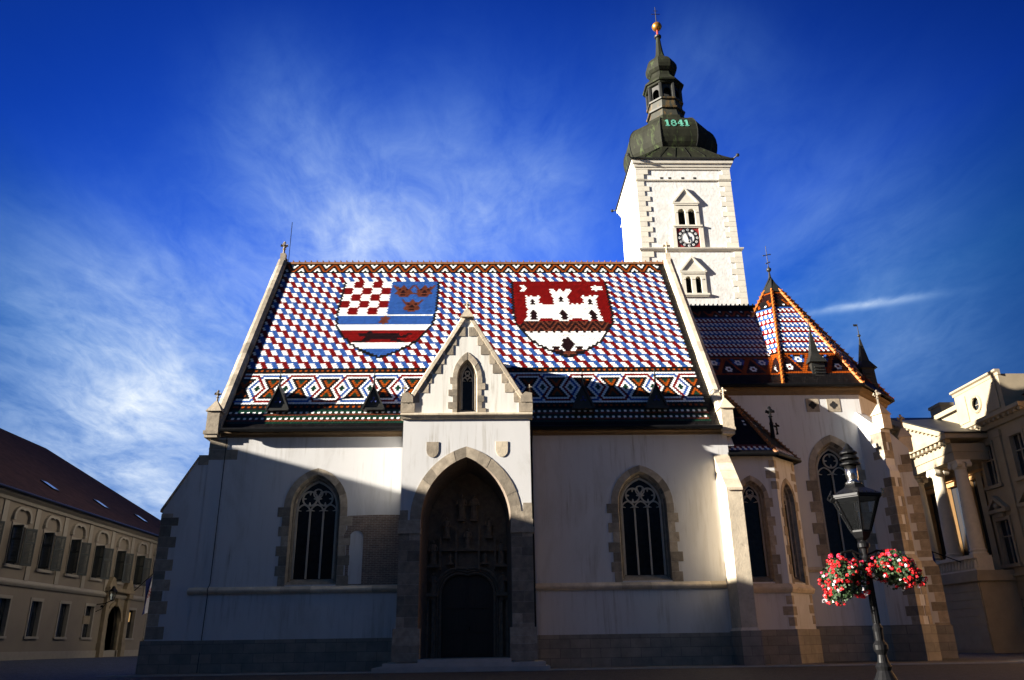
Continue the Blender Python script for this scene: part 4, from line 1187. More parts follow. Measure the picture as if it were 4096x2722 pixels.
# diagonal buttresses of the apse
for k, ang, pz, lng in ((1, -PI/2+PI/8, 12.35, 1.5), (2, -PI/8, 12.0, 0.95)):
    o = OCT[k]; F = Frame(o, ang+PI/2)
    mb = MB()
    F.box(mb, -0.36, 0.36, -lng, 0.3, 5.0, 9.6, 0); F.box(mb, -0.42, 0.42, -lng-0.22, 0.3, 0, 4.85, 0)
    mb.prism([F.p(-0.42, -lng-.22, 4.85), F.p(.42, -lng-.22, 4.85), F.p(.42, 0.3, 4.85), F.p(-.42, 0.3, 4.85)], [F.p(-.36, -lng, 5.2), F.p(.36, -lng, 5.2), F.p(.36, .3, 5.2), F.p(-.36, .3, 5.2)], 1)
    prof = [(0.3, 9.6), (-lng, 9.6), (-lng+0.15, 9.95), (-lng+0.15, pz-0.3), (-lng*.6, pz), (0.3, pz+1.1)]
    mb.prism([F.p(-0.33, d, z) for d, z in prof], [F.p(0.33, d, z) for d, z in prof], 0)
    z = 0.3; kk = 0
    while z < pz-0.9:
        h = random.uniform(0.38, 0.6); hw = 0.42 if z < 4.5 else (0.36 if z < 9.2 else 0.33); ln = lng+0.22 if z < 4.5 else (lng if z < 9.2 else lng-0.15)
        if not (4.4 < z < 5.3 or 9.0 < z < 10.0):
            w = 0.30 if kk % 2 else 0.55
            F.box(mb, -hw-0.014, -hw+(0.26 if kk % 2 else 0.40), -ln-0.014, -ln+w+0.2, z, z+h-0.01, 1); F.box(mb, hw-(0.22 if kk % 2 else 0.36), hw+0.014, -ln-0.018, -ln+w, z, z+h-0.008, 1)
        z += h; kk += 1
    F.box(mb, -0.5, 0.5, -lng-0.32, 0.3, 0, 1.72, 2)
    # pinnacle with gablets
    d0 = -lng+0.22
    F.box(mb, -0.32, 0.32, d0-0.34, d0+0.34, pz-0.4, pz+0.42, 3)
    mb.rings([[F.p(-.40, d0-.40, pz+.42), F.p(.40, d0-.40, pz+.42), F.p(.40, d0+.40, pz+.42), F.p(-.40, d0+.40, pz+.42)], [F.p(-.05, d0-.05, pz+1.10), F.p(.05, d0-.05, pz+1.10), F.p(.05, d0+.05, pz+1.10), F.p(-.05, d0+.05, pz+1.10)]], 3)
    x, y, _ = F.p(0, d0, 0); finial(mb, x, y, pz+1.05, 0.85, 1)
    mb.build('buttress', [MT['plaster'], MT['stone'], MT['plinth'], MT['stone_light']], church)

# polygonal side chapel ----------------------------------------------------
def build_chapel():
    P0, P1 = (12.35, 40.35), (14.75, 40.35)
    t = 2.3; P2 = (P1[0]+t*0.72, P1[1]+t*0.72); P3 = (P2[0], 43.8)
    ze = 10.0
    F1 = Frame((0, P1[1]), 0.0); F2 = Frame(P1, PI/4)
    L2 = t*0.72*math.sqrt(2)
    w1 = gothic_window(church, F1, 13.42, 3.75, 7.85, (0.62, 0.90), (0.84, 1.16), (0.42, 0.70), 0.45, lights=1, rows=9, tooth=0.16, tr=0.04, name='chapel_window', label='narrow chapel window next to the nave buttress', zb_o=3.65)
    w2 = gothic_window(church, F2, L2*0.5, 3.75, 7.85, (0.62, 0.90), (0.84, 1.16), (0.42, 0.70), 0.45, lights=1, rows=9, tooth=0.16, tr=0.04, name='chapel_window', label='narrow chapel window on the slanting side', zb_o=3.65)
    mb = MB()
    F1.sheet(mb, [(12.2, 0), (P1[0], 0), (P1[0], ze), (12.2, ze)], [w1]); F2.sheet(mb, [(0, 0), (L2, 0), (L2, ze), (0, ze)], [w2])
    mb.face([(P2[0], P2[1], 0), (P3[0], P3[1], 0), (P3[0], P3[1], ze), (P2[0], P2[1], ze)])
    mb.build('chapel_wall', MT['plaster'], church)
    mb = MB()
    F1.box(mb, 12.2, P1[0]+0.04, -0.10, 0.1, 0, 1.55); F2.box(mb, -0.04, L2+0.1, -0.10, 0.1, 0, 1.56)
    mb.build('chapel_plinth', MT['plinth'], church)
    mb = MB()
    course(mb, F1, 12.2, P1[0]+0.07, 3.25, 3.68, 0.17); course(mb, F2, -0.07, L2+0.1, 3.25, 3.685, 0.17)
    mb.build('chapel_string_course', MT['stone_light'], church)
    mb = MB()
    for z, k in [(1.7+0.5*i, i) for i in range(3)] + [(8.3+0.55*i, i) for i in range(3)]:
        w = 0.5 if k % 2 else 0.28
        F1.box(mb, P1[0]-w, P1[0]+0.005, -0.012, 0.1, z, z+0.4); F2.box(mb, 0.0, w*0.8, -0.014, 0.1, z, z+0.4)
        F2.box(mb, L2-w, L2, -0.014, 0.1, z+0.1, z+0.5)
    build_split(mb, 'chapel_quoin', MT['stone'], church, lambda x, y, z: (x > 15.4, x < P1[0], z > 5))
    # hipped tile roof
    mb = MB(); kk = TKEYS.index('K'); o = 0.30
    e0 = Vector((12.3, P1[1]-o, ze+.05)); e1 = Vector((P1[0]+o*0.41, P1[1]-o, ze+.05)); e2 = Vector((P2[0]+o, P2[1]-o*0.41, ze+.05)); e3 = Vector((P2[0]+o, 43.8, ze+.05))
    ap0 = Vector((12.3, 43.8, 14.4)); ap = Vector((13.6, 43.8, 14.4))
    mb.face([e0, e1, ap, ap0], kk); mb.face([e1, e2, ap], kk); mb.face([e2, e3, ap], kk)
    def col(rows):
        def f(r, u):
            q = rows-1-r
            if q in (2, 3): return 'W' if abs(((u+0.5*q) % 2)-1) < 0.45 else ('B' if (u % 2) > 1 else 'R')
            if q == 4: return 'N'
            if q in (16, 18) and abs((u % 5)-2.5) < 0.5: return 'W'
            if q == 20: return 'N'
            return 'K'
        return f
    for a, b, tp in ((e0, e1, ap), (e1, e2, ap)):
        U = (b-a).normalized(); Pm = a+U*((tp-a).dot(U)); V = (Pm-tp); L = V.length; V.normalize(); N = U.cross(V)
        if N.z < 0: N = -N
        rows = int(L/0.16); O = tp+V*(L-rows*0.16)
        la = (a-Pm).dot(U); lb = (b-Pm).dot(U)
        def span(r, la=la, lb=lb, rows=rows, first=(a is e0)):
            t = (r+0.5)/rows
            return ((la if first else la*t), lb*t)
        tiles(mb, O, U, V, N, 0.146, 0.16, rows, span, col(rows))
    mb.build('chapel_roof', [TILE[t] for t in TKEYS], church)
    for b in (e1, e2):
        mb = MB(); n = 22
        for k in range(n):
            p, q = ap.lerp(b, k/n), ap.lerp(b, (k+1)/n); upv = Vector((0.3, -0.3, 0.8))
            mb.tube([p+upv*0.02, q+upv*0.06], [0.075, 0.105], 6); mb.tube([q+upv*.05, q+upv*.22], [0.045, 0.015], 4)
        mb.build('hip_cap', MT['rust'], church)
    mb = MB(); finial(mb, 15.25, 41.3, 12.0, 0.95); mb.lathe([(11.2, .13), (12.05, .10)], (15.25, 41.3), 6); finial(mb, 15.6, 41.55, 11.5, 0.6); mb.build('chapel_finial', MT['black_iron'], church)
    mb = MB(); g = [Vector((p.x, p.y-0.1, p.z-0.02)) for p in (e0, e1, e2, e3)]
    mb.tube([tuple(p) for p in g], 0.10, 8); mb.build('chapel_gutter', MT['black_iron'], church)
build_chapel()

# the clock tower -----------------------------------------------------------
TX, TY = 16.12, 60.0
def build_tower():
    HU, HL = 3.86, 3.97
    FU = Frame((TX, TY-HU), 0.0); FL = Frame((TX, TY-HL), 0.0)
    c = lambda s: s-TX
    # upper and lower stages
    up_op = [opening(c(15.665), 32.36, 33.55, 0.29, 0.29, 6), opening(c(16.485), 32.36, 33.55, 0.29, 0.29, 6)]
    lo_op = [opening(c(15.655), 26.30, 27.52, 0.225, 0.225, 6), opening(c(16.435), 26.30, 27.52, 0.225, 0.225, 6)]
    mb = MB()
    FU.sheet(mb, [(-HU, 30.1), (HU, 30.1), (HU, 37.6), (-HU, 37.6)], up_op)
    FL.sheet(mb, [(-HL, 0), (HL, 0), (HL, 30.1), (-HL, 30.1)], lo_op)
    for h, z0, z1 in ((HU, 30.1, 37.6), (HL, 0, 30.1)):
        x0, x1, y0, y1 = TX-h, TX+h, TY-h, TY+h
        mb.face([(x0, y0, z0), (x0, y1, z0), (x0, y1, z1), (x0, y0, z1)]); mb.face([(x1, y0, z0), (x1, y1, z0), (x1, y1, z1), (x1, y0, z1)]); mb.face([(x0, y1, z0), (x1, y1, z0), (x1, y1, z1), (x0, y1, z1)])
    mb.build('tower_wall', MT['tower_plaster'], church)
    mb = MB()
    FW = Frame((TX-HU, TY), -PI/2)       # west face, s runs north to south
    for F, h, z0, z1, n in ((FU, HU, 30.35, 36.45, 13), (FL, HL, 19.8, 29.95, 20)):
        hh = (z1-z0)/n
        for k in range(n):
            for sg in (-1, 1):
                w = 1.02 if (k+(sg > 0)) % 2 else 0.62
                s0, s1 = sorted((sg*(h+0.05), sg*(h+0.05-w)))
                F.box(mb, s0, s1, -0.05-0.003*(k % 2), 0.9 if w > 0.8 else 0.55, z0+k*hh+0.012, z0+(k+1)*hh-0.012)
    for k in range(2):
        for sg in (-1, 1):
            w = 1.02 if (k+(sg > 0)) % 2 else 0.66
            s0, s1 = sorted((sg*(HU+0.07), sg*(HU+0.07-w)))
            FU.box(mb, s0, s1, -0.07-0.003*k, 0.6, 36.66+k*0.45, 36.66+(k+1)*0.45-0.012)
    build_split(mb, 'tower_quoin', MT['tower_stone'], church, lambda x, y, z: (x > TX, z > 30.2))
    def ringprof(prof, name, m, cx=TX, cy=TY, parent=church):
        mb = MB(); mb.rings([[(cx-r, cy-r, z), (cx+r, cy-r, z), (cx+r, cy+r, z), (cx-r, cy+r, z)] for z, r in prof]); return mb.build(name, m, parent)
    ringprof([(29.90, HL), (29.98, HL+.10), (30.12, HL+.20), (30.22, HL+.22), (30.34, HU+.03)], 'tower_string_course', MT['tower_stone'])
    ringprof([(36.45, HU+.01), (36.48, HU+.10), (36.56, HU+.13), (36.64, HU+.02)], 'tower_string_course', MT['tower_stone'])
    ringprof([(37.5, HU+.02), (37.56, HU+.09), (37.72, HU+.10), (37.76, HU+.17), (38.0, HU+.22), (38.04, HU+.32), (38.30, HU+.36), (38.34, HU+.2)], 'tower_cornice', MT['tower_stone'])
    ringprof([(38.34, HU+.40), (38.36, HU+.46), (38.48, HU+.46), (38.52, HU+.3)], 'tower_gutter', MT['copper_dark'])
    for sx, sy in ((-1, -1), (1, -1), (-1, 1), (1, 1)):       # spouts at the cornice corners
        mb = MB(); e = HU+.42
        a = Vector((TX+sx*e, TY+sy*e, 38.44)); d = Vector((sx, sy, 0.5)).normalized()
        mb.tube([a, a+d*0.30], [0.06, 0.05], 6); mb.sphere(tuple(a+d*0.40), 0.15, 8, 6); mb.build('waterspout', MT['copper_dark'], church)
    for s in (14.33, 15.0, 16.08, 17.08):
        mb = MB(); FU.box(mb, c(s)-0.12, c(s)+0.12, -0.01, 0.2, 36.68, 36.86); mb.build('tower_vent', MT['void'], church)
    # paired belfry windows with pediments
    def belfry(F, ops, fr, ped, sill, nm, lab):
        s0, s1, z0, z1 = fr
        mb = MB()
        F.sheet(mb, [(s0, z0), (s1, z0), (s1, z1), (s0, z1)], ops, -0.08)
        mb.face([F.p(s0, -.08, z0), F.p(s0, .02, z0), F.p(s0, .02, z1), F.p(s0, -.08, z1)]); mb.face([F.p(s1, -.08, z0), F.p(s1, .02, z0), F.p(s1, .02, z1), F.p(s1, -.08, z1)])
        for o in ops: strip(mb, F, o, o, -0.08, 0.45)
        zi = ops[0][1][1]
        for o in ops:
            a, b = o[0][0], o[-1][0]
            F.box(mb, a-0.18, a+0.002, -0.11, 0.02, zi-0.05, zi+0.03); F.box(mb, b-0.002, b+0.18, -0.113, 0.02, zi-0.05, zi+0.03)
        pz0, pz1, ps = ped
        m = (s0+s1)/2
        F.box(mb, m-ps-0.05, m+ps+0.05, -0.17, 0.02, pz0-0.12, pz0); F.box(mb, m-ps+0.06, m+ps-0.06, -0.14, 0.02, pz0-0.24, pz0-0.12)
        F.prism(mb, [(m-ps, pz0), (m+ps, pz0), (m, pz1)], -0.10, 0.02)
        for sg in (-1, 1):
            F.prism(mb, [(m+sg*(ps+0.05), pz0), (m+sg*(ps-0.14), pz0), (m, pz1-0.14), (m, pz1+0.06)], -0.18-0.002*(sg > 0), 0.02)
        F.box(mb, sill[0], sill[1], -0.17, 0.05, sill[2], sill[3]); F.box(mb, sill[0]+.08, sill[1]-.08, -0.12, 0.05, sill[2]-0.10, sill[2])
        w = mb.build('belfry_window', MT['tower_stone'], church); w['label'] = lab
        mb = MB()
        for o in ops:
            a, b = o[0][0], o[-1][0]; zb = o[0][1]; zt = max(p[1] for p in o)
            mb.face([F.p(a-0.05, .42, zb-0.05), F.p(b+0.05, .42, zb-0.05), F.p(b+.05, .42, zt+.05), F.p(a-.05, .42, zt+.05)])
            n = int((zt-zb)/0.14)
            for k in range(n):
                z = zb+0.02+k*0.14
                mb.hexa([F.p(a, .26, z), F.p(b, .26, z), F.p(b, .40, z+.10), F.p(a, .40, z+.10), F.p(a, .26, z+.015), F.p(b, .26, z+.015), F.p(b, .40, z+.115), F.p(a, .40, z+.115)])
        mb.build('louvre', MT['void'], w)
    belfry(FU, up_op, (c(15.05), c(17.10), 32.34, 34.30), (34.42, 35.75, 1.06), (c(14.84), c(17.24), 32.20, 32.34), 'u', 'paired round-arched belfry window above the clock')
    belfry(FL, lo_op, (c(15.08), c(17.04), 26.28, 28.02), (28.20, 29.45, 1.03), (c(14.94), c(17.20), 26.12, 26.28), 'l', 'paired round-arched belfry window below the clock')
    # clock
    k0, kz = c(16.02), 31.20
    mb = MB()
    for a, b, z0, z1 in ((k0-1.27, k0-0.92, 30.35, 32.10), (k0+0.92, k0+1.27, 30.35, 32.10)): FU.box(mb, a, b, -0.10, 0.02, z0, z1)
    FU.box(mb, k0-0.92, k0+0.92, -0.04, 0.02, 30.34, 32.10, 1)
    clock = mb.build('clock', [MT['tower_stone'], MT['clock_red']], church)
    def ring_face(mb, r0, r1, d, mi=0, a0=0, a1=2*PI, n=48):
        for i in range(n):
            a, b = a0+(a1-a0)*i/n, a0+(a1-a0)*(i+1)/n
            P = lambda r, t: FU.p(k0+r*math.sin(t), d, kz+r*math.cos(t))
            mb.face([P(r0, a), P(r1, a), P(r1, b), P(r0, b)], mi)
    mb = MB(); ring_face(mb, 0.48, 0.88, -0.052, 0)
    mb.rings([[FU.p(k0+0.52*math.cos(2*PI*i/40), d, kz+0.52*math.sin(2*PI*i/40)) for i in range(40)] for d in (-0.02, -0.06)], 1)
    ring_face(mb, 0.47, 0.495, -0.066, 0)
    roman = ['XII', 'I', 'II', 'III', 'IV', 'V', 'VI', 'VII', 'VIII', 'IX', 'X', 'XI']
    for h in range(12):
        t = 2*PI*h/12
        er, et = (math.sin(t), math.cos(t)), (math.cos(t), -math.sin(t))
        P = lambda a, b, d: FU.p(k0+er[0]*(0.715+b)+et[0]*a, d, kz+er[1]*(0.715+b)+et[1]*a)
        mb.face([P(0.105*math.cos(2*PI*i/16), 0.105*math.sin(2*PI*i/16), -0.070) for i in range(16)], 1)
        x = -0.022*len(roman[h])
        for ch in roman[h]:
            if ch == 'I': segs = [((0, -.07), (0, .07))]
            elif ch == 'V': segs = [((-.03, .07), (0, -.07)), ((.03, .07), (0, -.07))]
            else: segs = [((-.03, .07), (.03, -.07)), ((.03, .07), (-.03, -.07))]
            for (a0, b0), (a1, b1) in segs:
                mb.face([P(x+.022+a0-.009, b0, -0.078), P(x+.022+a0+.009, b0, -0.078), P(x+.022+a1+.009, b1, -0.078), P(x+.022+a1-.009, b1, -0.078)], 0)
            x += 0.044
    mb.build('dial', [MT['clock_black'], MT['clock_white']], clock)
    for t, ln, w, d in ((R(-22), 0.70, 0.045, -0.10), (R(172), 0.46, 0.065, -0.12)):
        mb = MB(); P = lambda a, b: (k0+math.sin(t)*b+math.cos(t)*a, kz+math.cos(t)*b-math.sin(t)*a)
        FU.prism(mb, [P(-w, -0.16), P(w, -0.16), P(w*0.6, ln*0.65), P(w*1.6, ln*0.72), P(0, ln), P(-w*1.6, ln*0.72), P(-w*0.6, ln*0.65)], d, d+0.015)
        mb.build('clock_hand', MT['clock_black'], clock)
    # copper helmet: bulb, open lantern, little bulb, needle
    DX_, DY_ = 16.22, 60.0
    def octo(z, r, k): return [(DX_+a*r, DY_+b*r, z) for a, b in ((-k, -1), (k, -1), (1, -k), (1, k), (k, 1), (-k, 1), (-1, k), (-1, -k))]
    def stack(rows, name, m, parent=church):
        mb = MB(); mb.rings([octo(*r) for r in rows]); return mb.build(name, m, parent)
    K = 0.4142
    stack([(38.46, 4.18, .97), (38.62, 4.12, .96), (38.95, 3.9, .88), (39.5, 3.66, .68), (39.95, 3.52, .5), (40.12, 3.46, K)], 'tower_skirt_roof', MT['copper'])
    mb = MB()
    for i in range(6):     # standing seams of the skirt
        s = -0.9+1.8*i/5
        mb.tube([(DX_+s*3.55, DY_-4.16, 38.56), (DX_+s*3.4, DY_-3.93, 38.98), (DX_+s*2.7, DY_-3.69, 39.52), (DX_+s*1.9, DY_-3.52, 40.0)], 0.02, 4)
    mb.build('seam', MT['copper_dark'], church)
    bulb = stack([(40.10, 3.40, K), (40.2, 3.48, K), (40.55, 3.66, K), (41.0, 3.78, K), (41.6, 3.84, K), (42.2, 3.78, K), (42.7, 3.62, K), (43.1, 3.36, K), (43.4, 2.98, K), (43.62, 2.5, K), (43.85, 2.12, K), (44.2, 1.94, K), (44.6, 1.82, K)], 'onion_dome', MT['copper'])
    for sx in range(8):
        mb = MB()
        a = [octo(z, r+0.01, K)[sx] for z, r in ((40.2, 3.48), (40.55, 3.66), (41.0, 3.78), (41.6, 3.84), (42.2, 3.78), (42.7, 3.62), (43.1, 3.36), (43.4, 2.98), (43.62, 2.5))]
        mb.tube(a, 0.035, 5)
        mb.build('dome_rib', MT['copper_dark'], bulb)
    # the year on the front of the dome
    mb = MB()
    def yprof(z):
        T = [(41.6, 3.84), (42.2, 3.78), (42.7, 3.62), (43.1, 3.36)]
        for (a, r0_), (b, r1_) in zip(T, T[1:]):
            if a <= z <= b: return r0_+(r1_-r0_)*(z-a)/(b-a)
        return 3.84
    def q(px, pz): return (px, DY_-yprof(pz)-0.03, pz)
    def stroke(pts, w):
        for (x0, z0), (x1, z1) in zip(pts, pts[1:]):
            d = Vector((x1-x0, z1-z0)); 
            if d.length < 1e-6: continue
            nrm = Vector((-d.y, d.x)).normalized()*w/2; e = d.normalized()*w*0.3
            n = 3
            for i in range(n):
                a = Vector((x0, z0))-e+(d+2*e)*(i/n); b = Vector((x0, z0))-e+(d+2*e)*((i+1)/n)
                mb.face([q(*(a-nrm)), q(*(b-nrm)), q(*(b+nrm)), q(*(a+nrm))])
    zb, zt = 41.98, 42.66
    def one(x): stroke([(x, zb), (x, zt)], .19); stroke([(x-.17, zb+.02), (x+.17, zb+.02)], .08); stroke([(x-.16, zt-.13), (x-.02, zt-.02)], .10)
    one(15.30)
    for zc, rx, rz in ((zt-.17, .15, .155), (zb+.19, .19, .185)):
        stroke([(15.84+rx*math.cos(2*PI*i/14), zc+rz*math.sin(2*PI*i/14)) for i in range(15)], .12)
    stroke([(16.50, zt), (16.50, zb)], .19); stroke([(16.46, zt), (16.20, zb+.25), (16.68, zb+.25)], .08); stroke([(16.36, zb+.02), (16.66, zb+.02)], .08)
    one(16.96)
    build_split(mb, 'year_numeral', MT['copper_green'], bulb, lambda x, y, z: (x > 15.55)+(x > 16.12)+(x > 16.74))
    # lantern
    stack([(44.2, 1.80, K), (44.6, 1.66, K), (45.55, 1.44, K), (45.58, 1.62, K), (45.72, 1.66, K), (45.80, 1.46, K), (46.55, 1.42, K), (46.60, 1.56, K), (46.74, 1.58, K), (46.80, 1.36, K)], 'lantern_base', MT['copper_rust'])
    mb = MB()
    ri, ro = 1.22, 1.38
    for k in range(8):
        a = octo(0, ro, K)[k]; mb.tube([(a[0], a[1], 46.78), (a[0], a[1], 48.35)], 0.17, 6)
    lan = [Frame((DX_, DY_), k*PI/4) for k in range(8)]
    for F in lan:        # arched openings, one on every side
        w = ro*K
        F.sheet(mb, [(-w, 46.78), (w, 46.78), (w, 48.36), (-w, 48.36)], [opening(0, 46.95, 47.55, 0.33, 0.36, 6)], -ro+0.03)
        F.sheet(mb, [(-w, 46.78), (w, 46.78), (w, 48.36), (-w, 48.36)], [opening(0, 46.95, 47.55, 0.33, 0.36, 6)], -ro+0.22)
    mb.build('lantern', MT['copper_dark'], church)
    stack([(46.78, 0.75, K), (48.4, 0.75, K)], 'lantern_core', MT['void'])
    stack([(48.30, 1.42, K), (48.36, 1.56, K), (48.5, 1.60, K), (48.55, 1.74, K), (48.68, 1.78, K), (48.86, 1.62, K), (49.25, 1.32, K), (49.62, 1.08, K), (50.1, 0.98, K)], 'lantern_roof', MT['copper'])
    stack([(50.05, 0.96, K), (50.16, 1.10, K), (50.4, 1.28, K), (50.75, 1.36, K), (51.1, 1.34, K), (51.45, 1.20, K), (51.75, 0.95, K), (52.0, 0.66, K), (52.4, 0.42, K), (52.9, 0.33, K), (53.8, 0.24, K), (54.7, 0.17, K)], 'small_onion_dome', MT['copper'])
    mb = MB(); mb.lathe([(54.6, .18), (54.7, .32), (54.85, .34), (54.92, .2), (55.0, .12)], (DX_, DY_), 12); mb.build('spire_collar', MT['copper_dark'], church)
    mb = MB(); mb.lathe([(54.95, .10), (55.65, .10)], (DX_, DY_), 10); mb.build('spire_neck', MT['red_paint'], church)
    mb = MB(); mb.sphere((DX_, DY_, 56.02), 0.46, 20, 14); mb.lathe([(55.98, .475), (56.05, .475)], (DX_, DY_), 20); mb.build('gilded_orb', MT['gold'], church, smooth=True)
    mb = MB(); mb.lathe([(56.45, .05), (58.4, .03)], (DX_, DY_), 6); mb.tube([(DX_-.42, DY_, 57.55), (DX_+.42, DY_, 57.55)], .035, 5); mb.tube([(DX_-.22, DY_, 57.95), (DX_+.22, DY_, 57.95)], .03, 5); mb.build('spire_cross', MT['copper_dark'], church)
MT['copper_rust'] = mat('rust_streaked_copper', (0.03, 0.03, 0.02), 0.6, var=0.3, vscale=1.5, stain=(0.16, 0.09, 0.02), stain_scale=1.3, stain_lo=0.50, stretch=(1.5, 1.5, 0.6))
_before = set(church.children_recursive)
build_tower()
TOWER_SIZE = 1.07; T0 = Vector((TX, TY, 0)); T1 = Vector((17.25, 64.2, -0.08))     # its true size and standing place, north of the choir
for o in set(church.children_recursive) - _before:
    o.data.transform(Matrix.Translation(T1) @ Matrix.Scale(TOWER_SIZE, 4) @ Matrix.Translation(-T0))

# ------------------------------------------------------------------ government palace on the left
def build_palace():
    X = -26.0
    pal = thing('palace', 'long two-storey palace with dark shutters and a red-brown tiled roof left of the church', 'palace', (X, 50, 0))
    F = Frame((X, 0), PI/2)          # s = y, d into the building (-x)
    Y0, Y1 = 12.0, 78.0
    wins = [45.55+3.27*k for k in range(-9, 8)]
    holes = []; low = []
    DOOR = 45.55+3.27*4+0.35
    for i, y in enumerate(wins):
        holes.append([(y-0.62, 5.50), (y+0.62, 5.50), (y+0.62, 7.55), (y-0.62, 7.55)])
        if abs(y-DOOR) > 1.5:
            holes.append([(y-0.55, 1.85), (y+0.55, 1.85), (y+0.55, 3.75), (y-0.55, 3.75)]); low.append(y)
    door = opening(DOOR, 0.55, 2.9, 1.05, 1.05, 8)
    mb = MB(); F.sheet(mb, [(Y0, 0), (Y1, 0), (Y1, 9.2), (Y0, 9.2)], holes+[door])
    mb.box(X-15, X-0.35, Y0, Y1, 0, 9.2)
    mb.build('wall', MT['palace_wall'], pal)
    mb = MB()
    course(mb, F, Y0, Y1, 4.42, 4.78, 0.16); F.box(mb, Y0, Y1, -0.08, 0.1, 0, 1.05)
    for z in (1.75, 2.45, 3.15): pass
    prof = [(0.05, 8.72), (-0.12, 8.76), (-0.16, 8.92), (-0.40, 9.05), (-0.45, 9.2), (0.05, 9.2)]
    mb.prism([F.p(Y0, d, z) for d, z in prof], [F.p(Y1, d, z) for d, z in prof])
    for y in wins:          # pilaster strips between the upper windows
        F.box(mb, y+1.635-0.22, y+1.635+0.22, -0.06, 0.1, 4.78, 8.72)
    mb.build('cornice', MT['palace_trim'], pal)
    mb = MB(); mb.tube([(X+0.52, Y0, 9.2), (X+0.52, Y1, 9.2)], 0.10, 8); mb.build('gutter', MT['black_iron'], pal)
    # windows
    for i, y in enumerate(wins):
        if y < 38: continue
        mb = MB()
        F.box(mb, y-0.75, y-0.62, -0.05, 0.25, 5.42, 7.60); F.box(mb, y+0.62, y+0.75, -0.05, 0.25, 5.42, 7.60); F.box(mb, y-.75, y+.75, -.052, .25, 7.55, 7.70); F.box(mb, y-0.85, y+0.85, -0.12, 0.25, 5.34, 5.50)
        a = arch(y, 7.95, 0.72, 0.42, 6); b = arch(y, 7.95, 0.90, 0.58, 6)
        for k in range(len(a)-1): F.prism(mb, [a[k], a[k+1], b[k+1], b[k]], -0.16, 0.05)
        F.box(mb, y-.92, y-.70, -.18, .05, 7.80, 7.95); F.box(mb, y+.70, y+.92, -.18, .05, 7.80, 7.95)
        w = mb.build('window', MT['palace_trim'], pal)
        mb = MB(); F.box(mb, y-.62, y+.62, 0.20, 0.24, 5.50, 7.55); mb.build('pane', MT['window_glass'], w)
        for sg, ang in ((-1, 100), (1, 150)):     # hinged louvred leaves, standing open
            hx = y+sg*0.66; t = R(180-ang)
            mb = MB(); L_ = 0.64
            dirv = (sg*math.cos(t), -math.sin(t)) if sg > 0 else (-math.cos(t)*1.0, -math.sin(t))
            n = 14
            def q(u, z, th): return F.p(hx+dirv[0]*u-dirv[1]*th, -0.07+dirv[1]*u+dirv[0]*th, z)
            def bar(u0, u1, z0, z1, th): mb.hexa([q(u0, z0, -th), q(u1, z0, -th), q(u1, z0, th), q(u0, z0, th), q(u0, z1, -th), q(u1, z1, -th), q(u1, z1, th), q(u0, z1, th)])
            bar(0, .07, 5.50, 7.52, .025); bar(L_-.07, L_, 5.50, 7.52, .025)
            for z in (5.50, 6.72, 7.42): bar(.07, L_-.07, z, z+.10, .024)
            for k in range(26): 
                z = 5.60+k*.0735
                if z > 7.40: break
                mb.hexa([q(.07, z, -.02), q(L_-.07, z, -.02), q(L_-.07, z+.05, .02), q(.07, z+.05, .02), q(.07, z+.012, -.02), q(L_-.07, z+.012, -.02), q(L_-.07, z+.062, .02), q(.07, z+.062, .02)])
            mb.build('shutter', MT['shutter'], w)
    for y in low:
        if y < 38: continue
        mb = MB()
        F.box(mb, y-.68, y-.55, -.04, .25, 1.80, 3.78); F.box(mb, y+.55, y+.68, -.04, .25, 1.80, 3.78); F.box(mb, y-.70, y+.70, -.045, .25, 3.75, 3.92); F.box(mb, y-.74, y+.74, -.10, .25, 1.72, 1.85)
        w = mb.build('window', MT['palace_trim'], pal)
        lit = abs(y-(45.55+3.27*5)) < 0.5
        mb = MB(); F.box(mb, y-.55, y+.55, .22, .26, 1.85, 3.75); mb.build('pane', MT['window_glass'], w)
        if lit:
            w['label'] = 'ground-floor window with warm light inside'
            mb = MB(); F.box(mb, y-.34, y+.02, .205, .215, 2.0, 2.75); F.box(mb, y-.1, y+.3, .205, .215, 2.95, 3.6); mb.build('lit_pane', MT['lit_room'], w)
        mb = MB()
        for k in range(4): F.box(mb, y-.40+k*.26, y-.38+k*.26, .12, .14, 1.85, 3.75)
        mb.build('window_bar', MT['black_iron'], w)
    # doorway with columns and a broken pediment
    mb = MB()
    ca = arch(DOOR, 2.9, 1.05, 1.05, 8); co = arch(DOOR, 2.9, 1.32, 1.32, 8)
    for i in range(len(ca)-1): F.prism(mb, [ca[i], ca[i+1], co[i+1], co[i]], -.10-.004*(i % 2), .2)
    for sg in (-1, 1):
        s = DOOR+sg*1.62
        F.box(mb, s-.30, s+.30, -.30, .1, 0, 1.5); F.box(mb, s-.22, s+.22, -.24, .1, 1.5, 4.45); F.box(mb, s-.32, s+.32, -.36, .1, 4.45, 4.75); F.box(mb, DOOR+sg*1.05-.13, DOOR+sg*1.05+.13, -.08, .1, .55, 2.9)
        F.prism(mb, [(DOOR+sg*1.95, 5.05), (DOOR+sg*0.75, 5.05), (DOOR+sg*1.0, 5.6), (DOOR+sg*1.5, 5.75), (DOOR+sg*1.75, 5.45)], -.3, .1)
    F.box(mb, DOOR-2.0, DOOR+2.0, -.40, .1, 4.80, 5.04); F.box(mb, DOOR-.16, DOOR+.16, -.24, .1, 3.9, 4.4)
    dd = mb.build('door_surround', MT['portal_stone'], pal)
    mb = MB(); g = door
    mb.prism([F.p(s, .35, z) for s, z in g], [F.p(s, .42, z) for s, z in g]); mb.build('door', MT['flag_blue_dark'], pal)
    mb = MB(); F.box(mb, DOOR-4.35, DOOR-3.45, -.05, .02, 2.65, 3.15); p = mb.build('wall_plaque', MT['portal_stone'], pal)
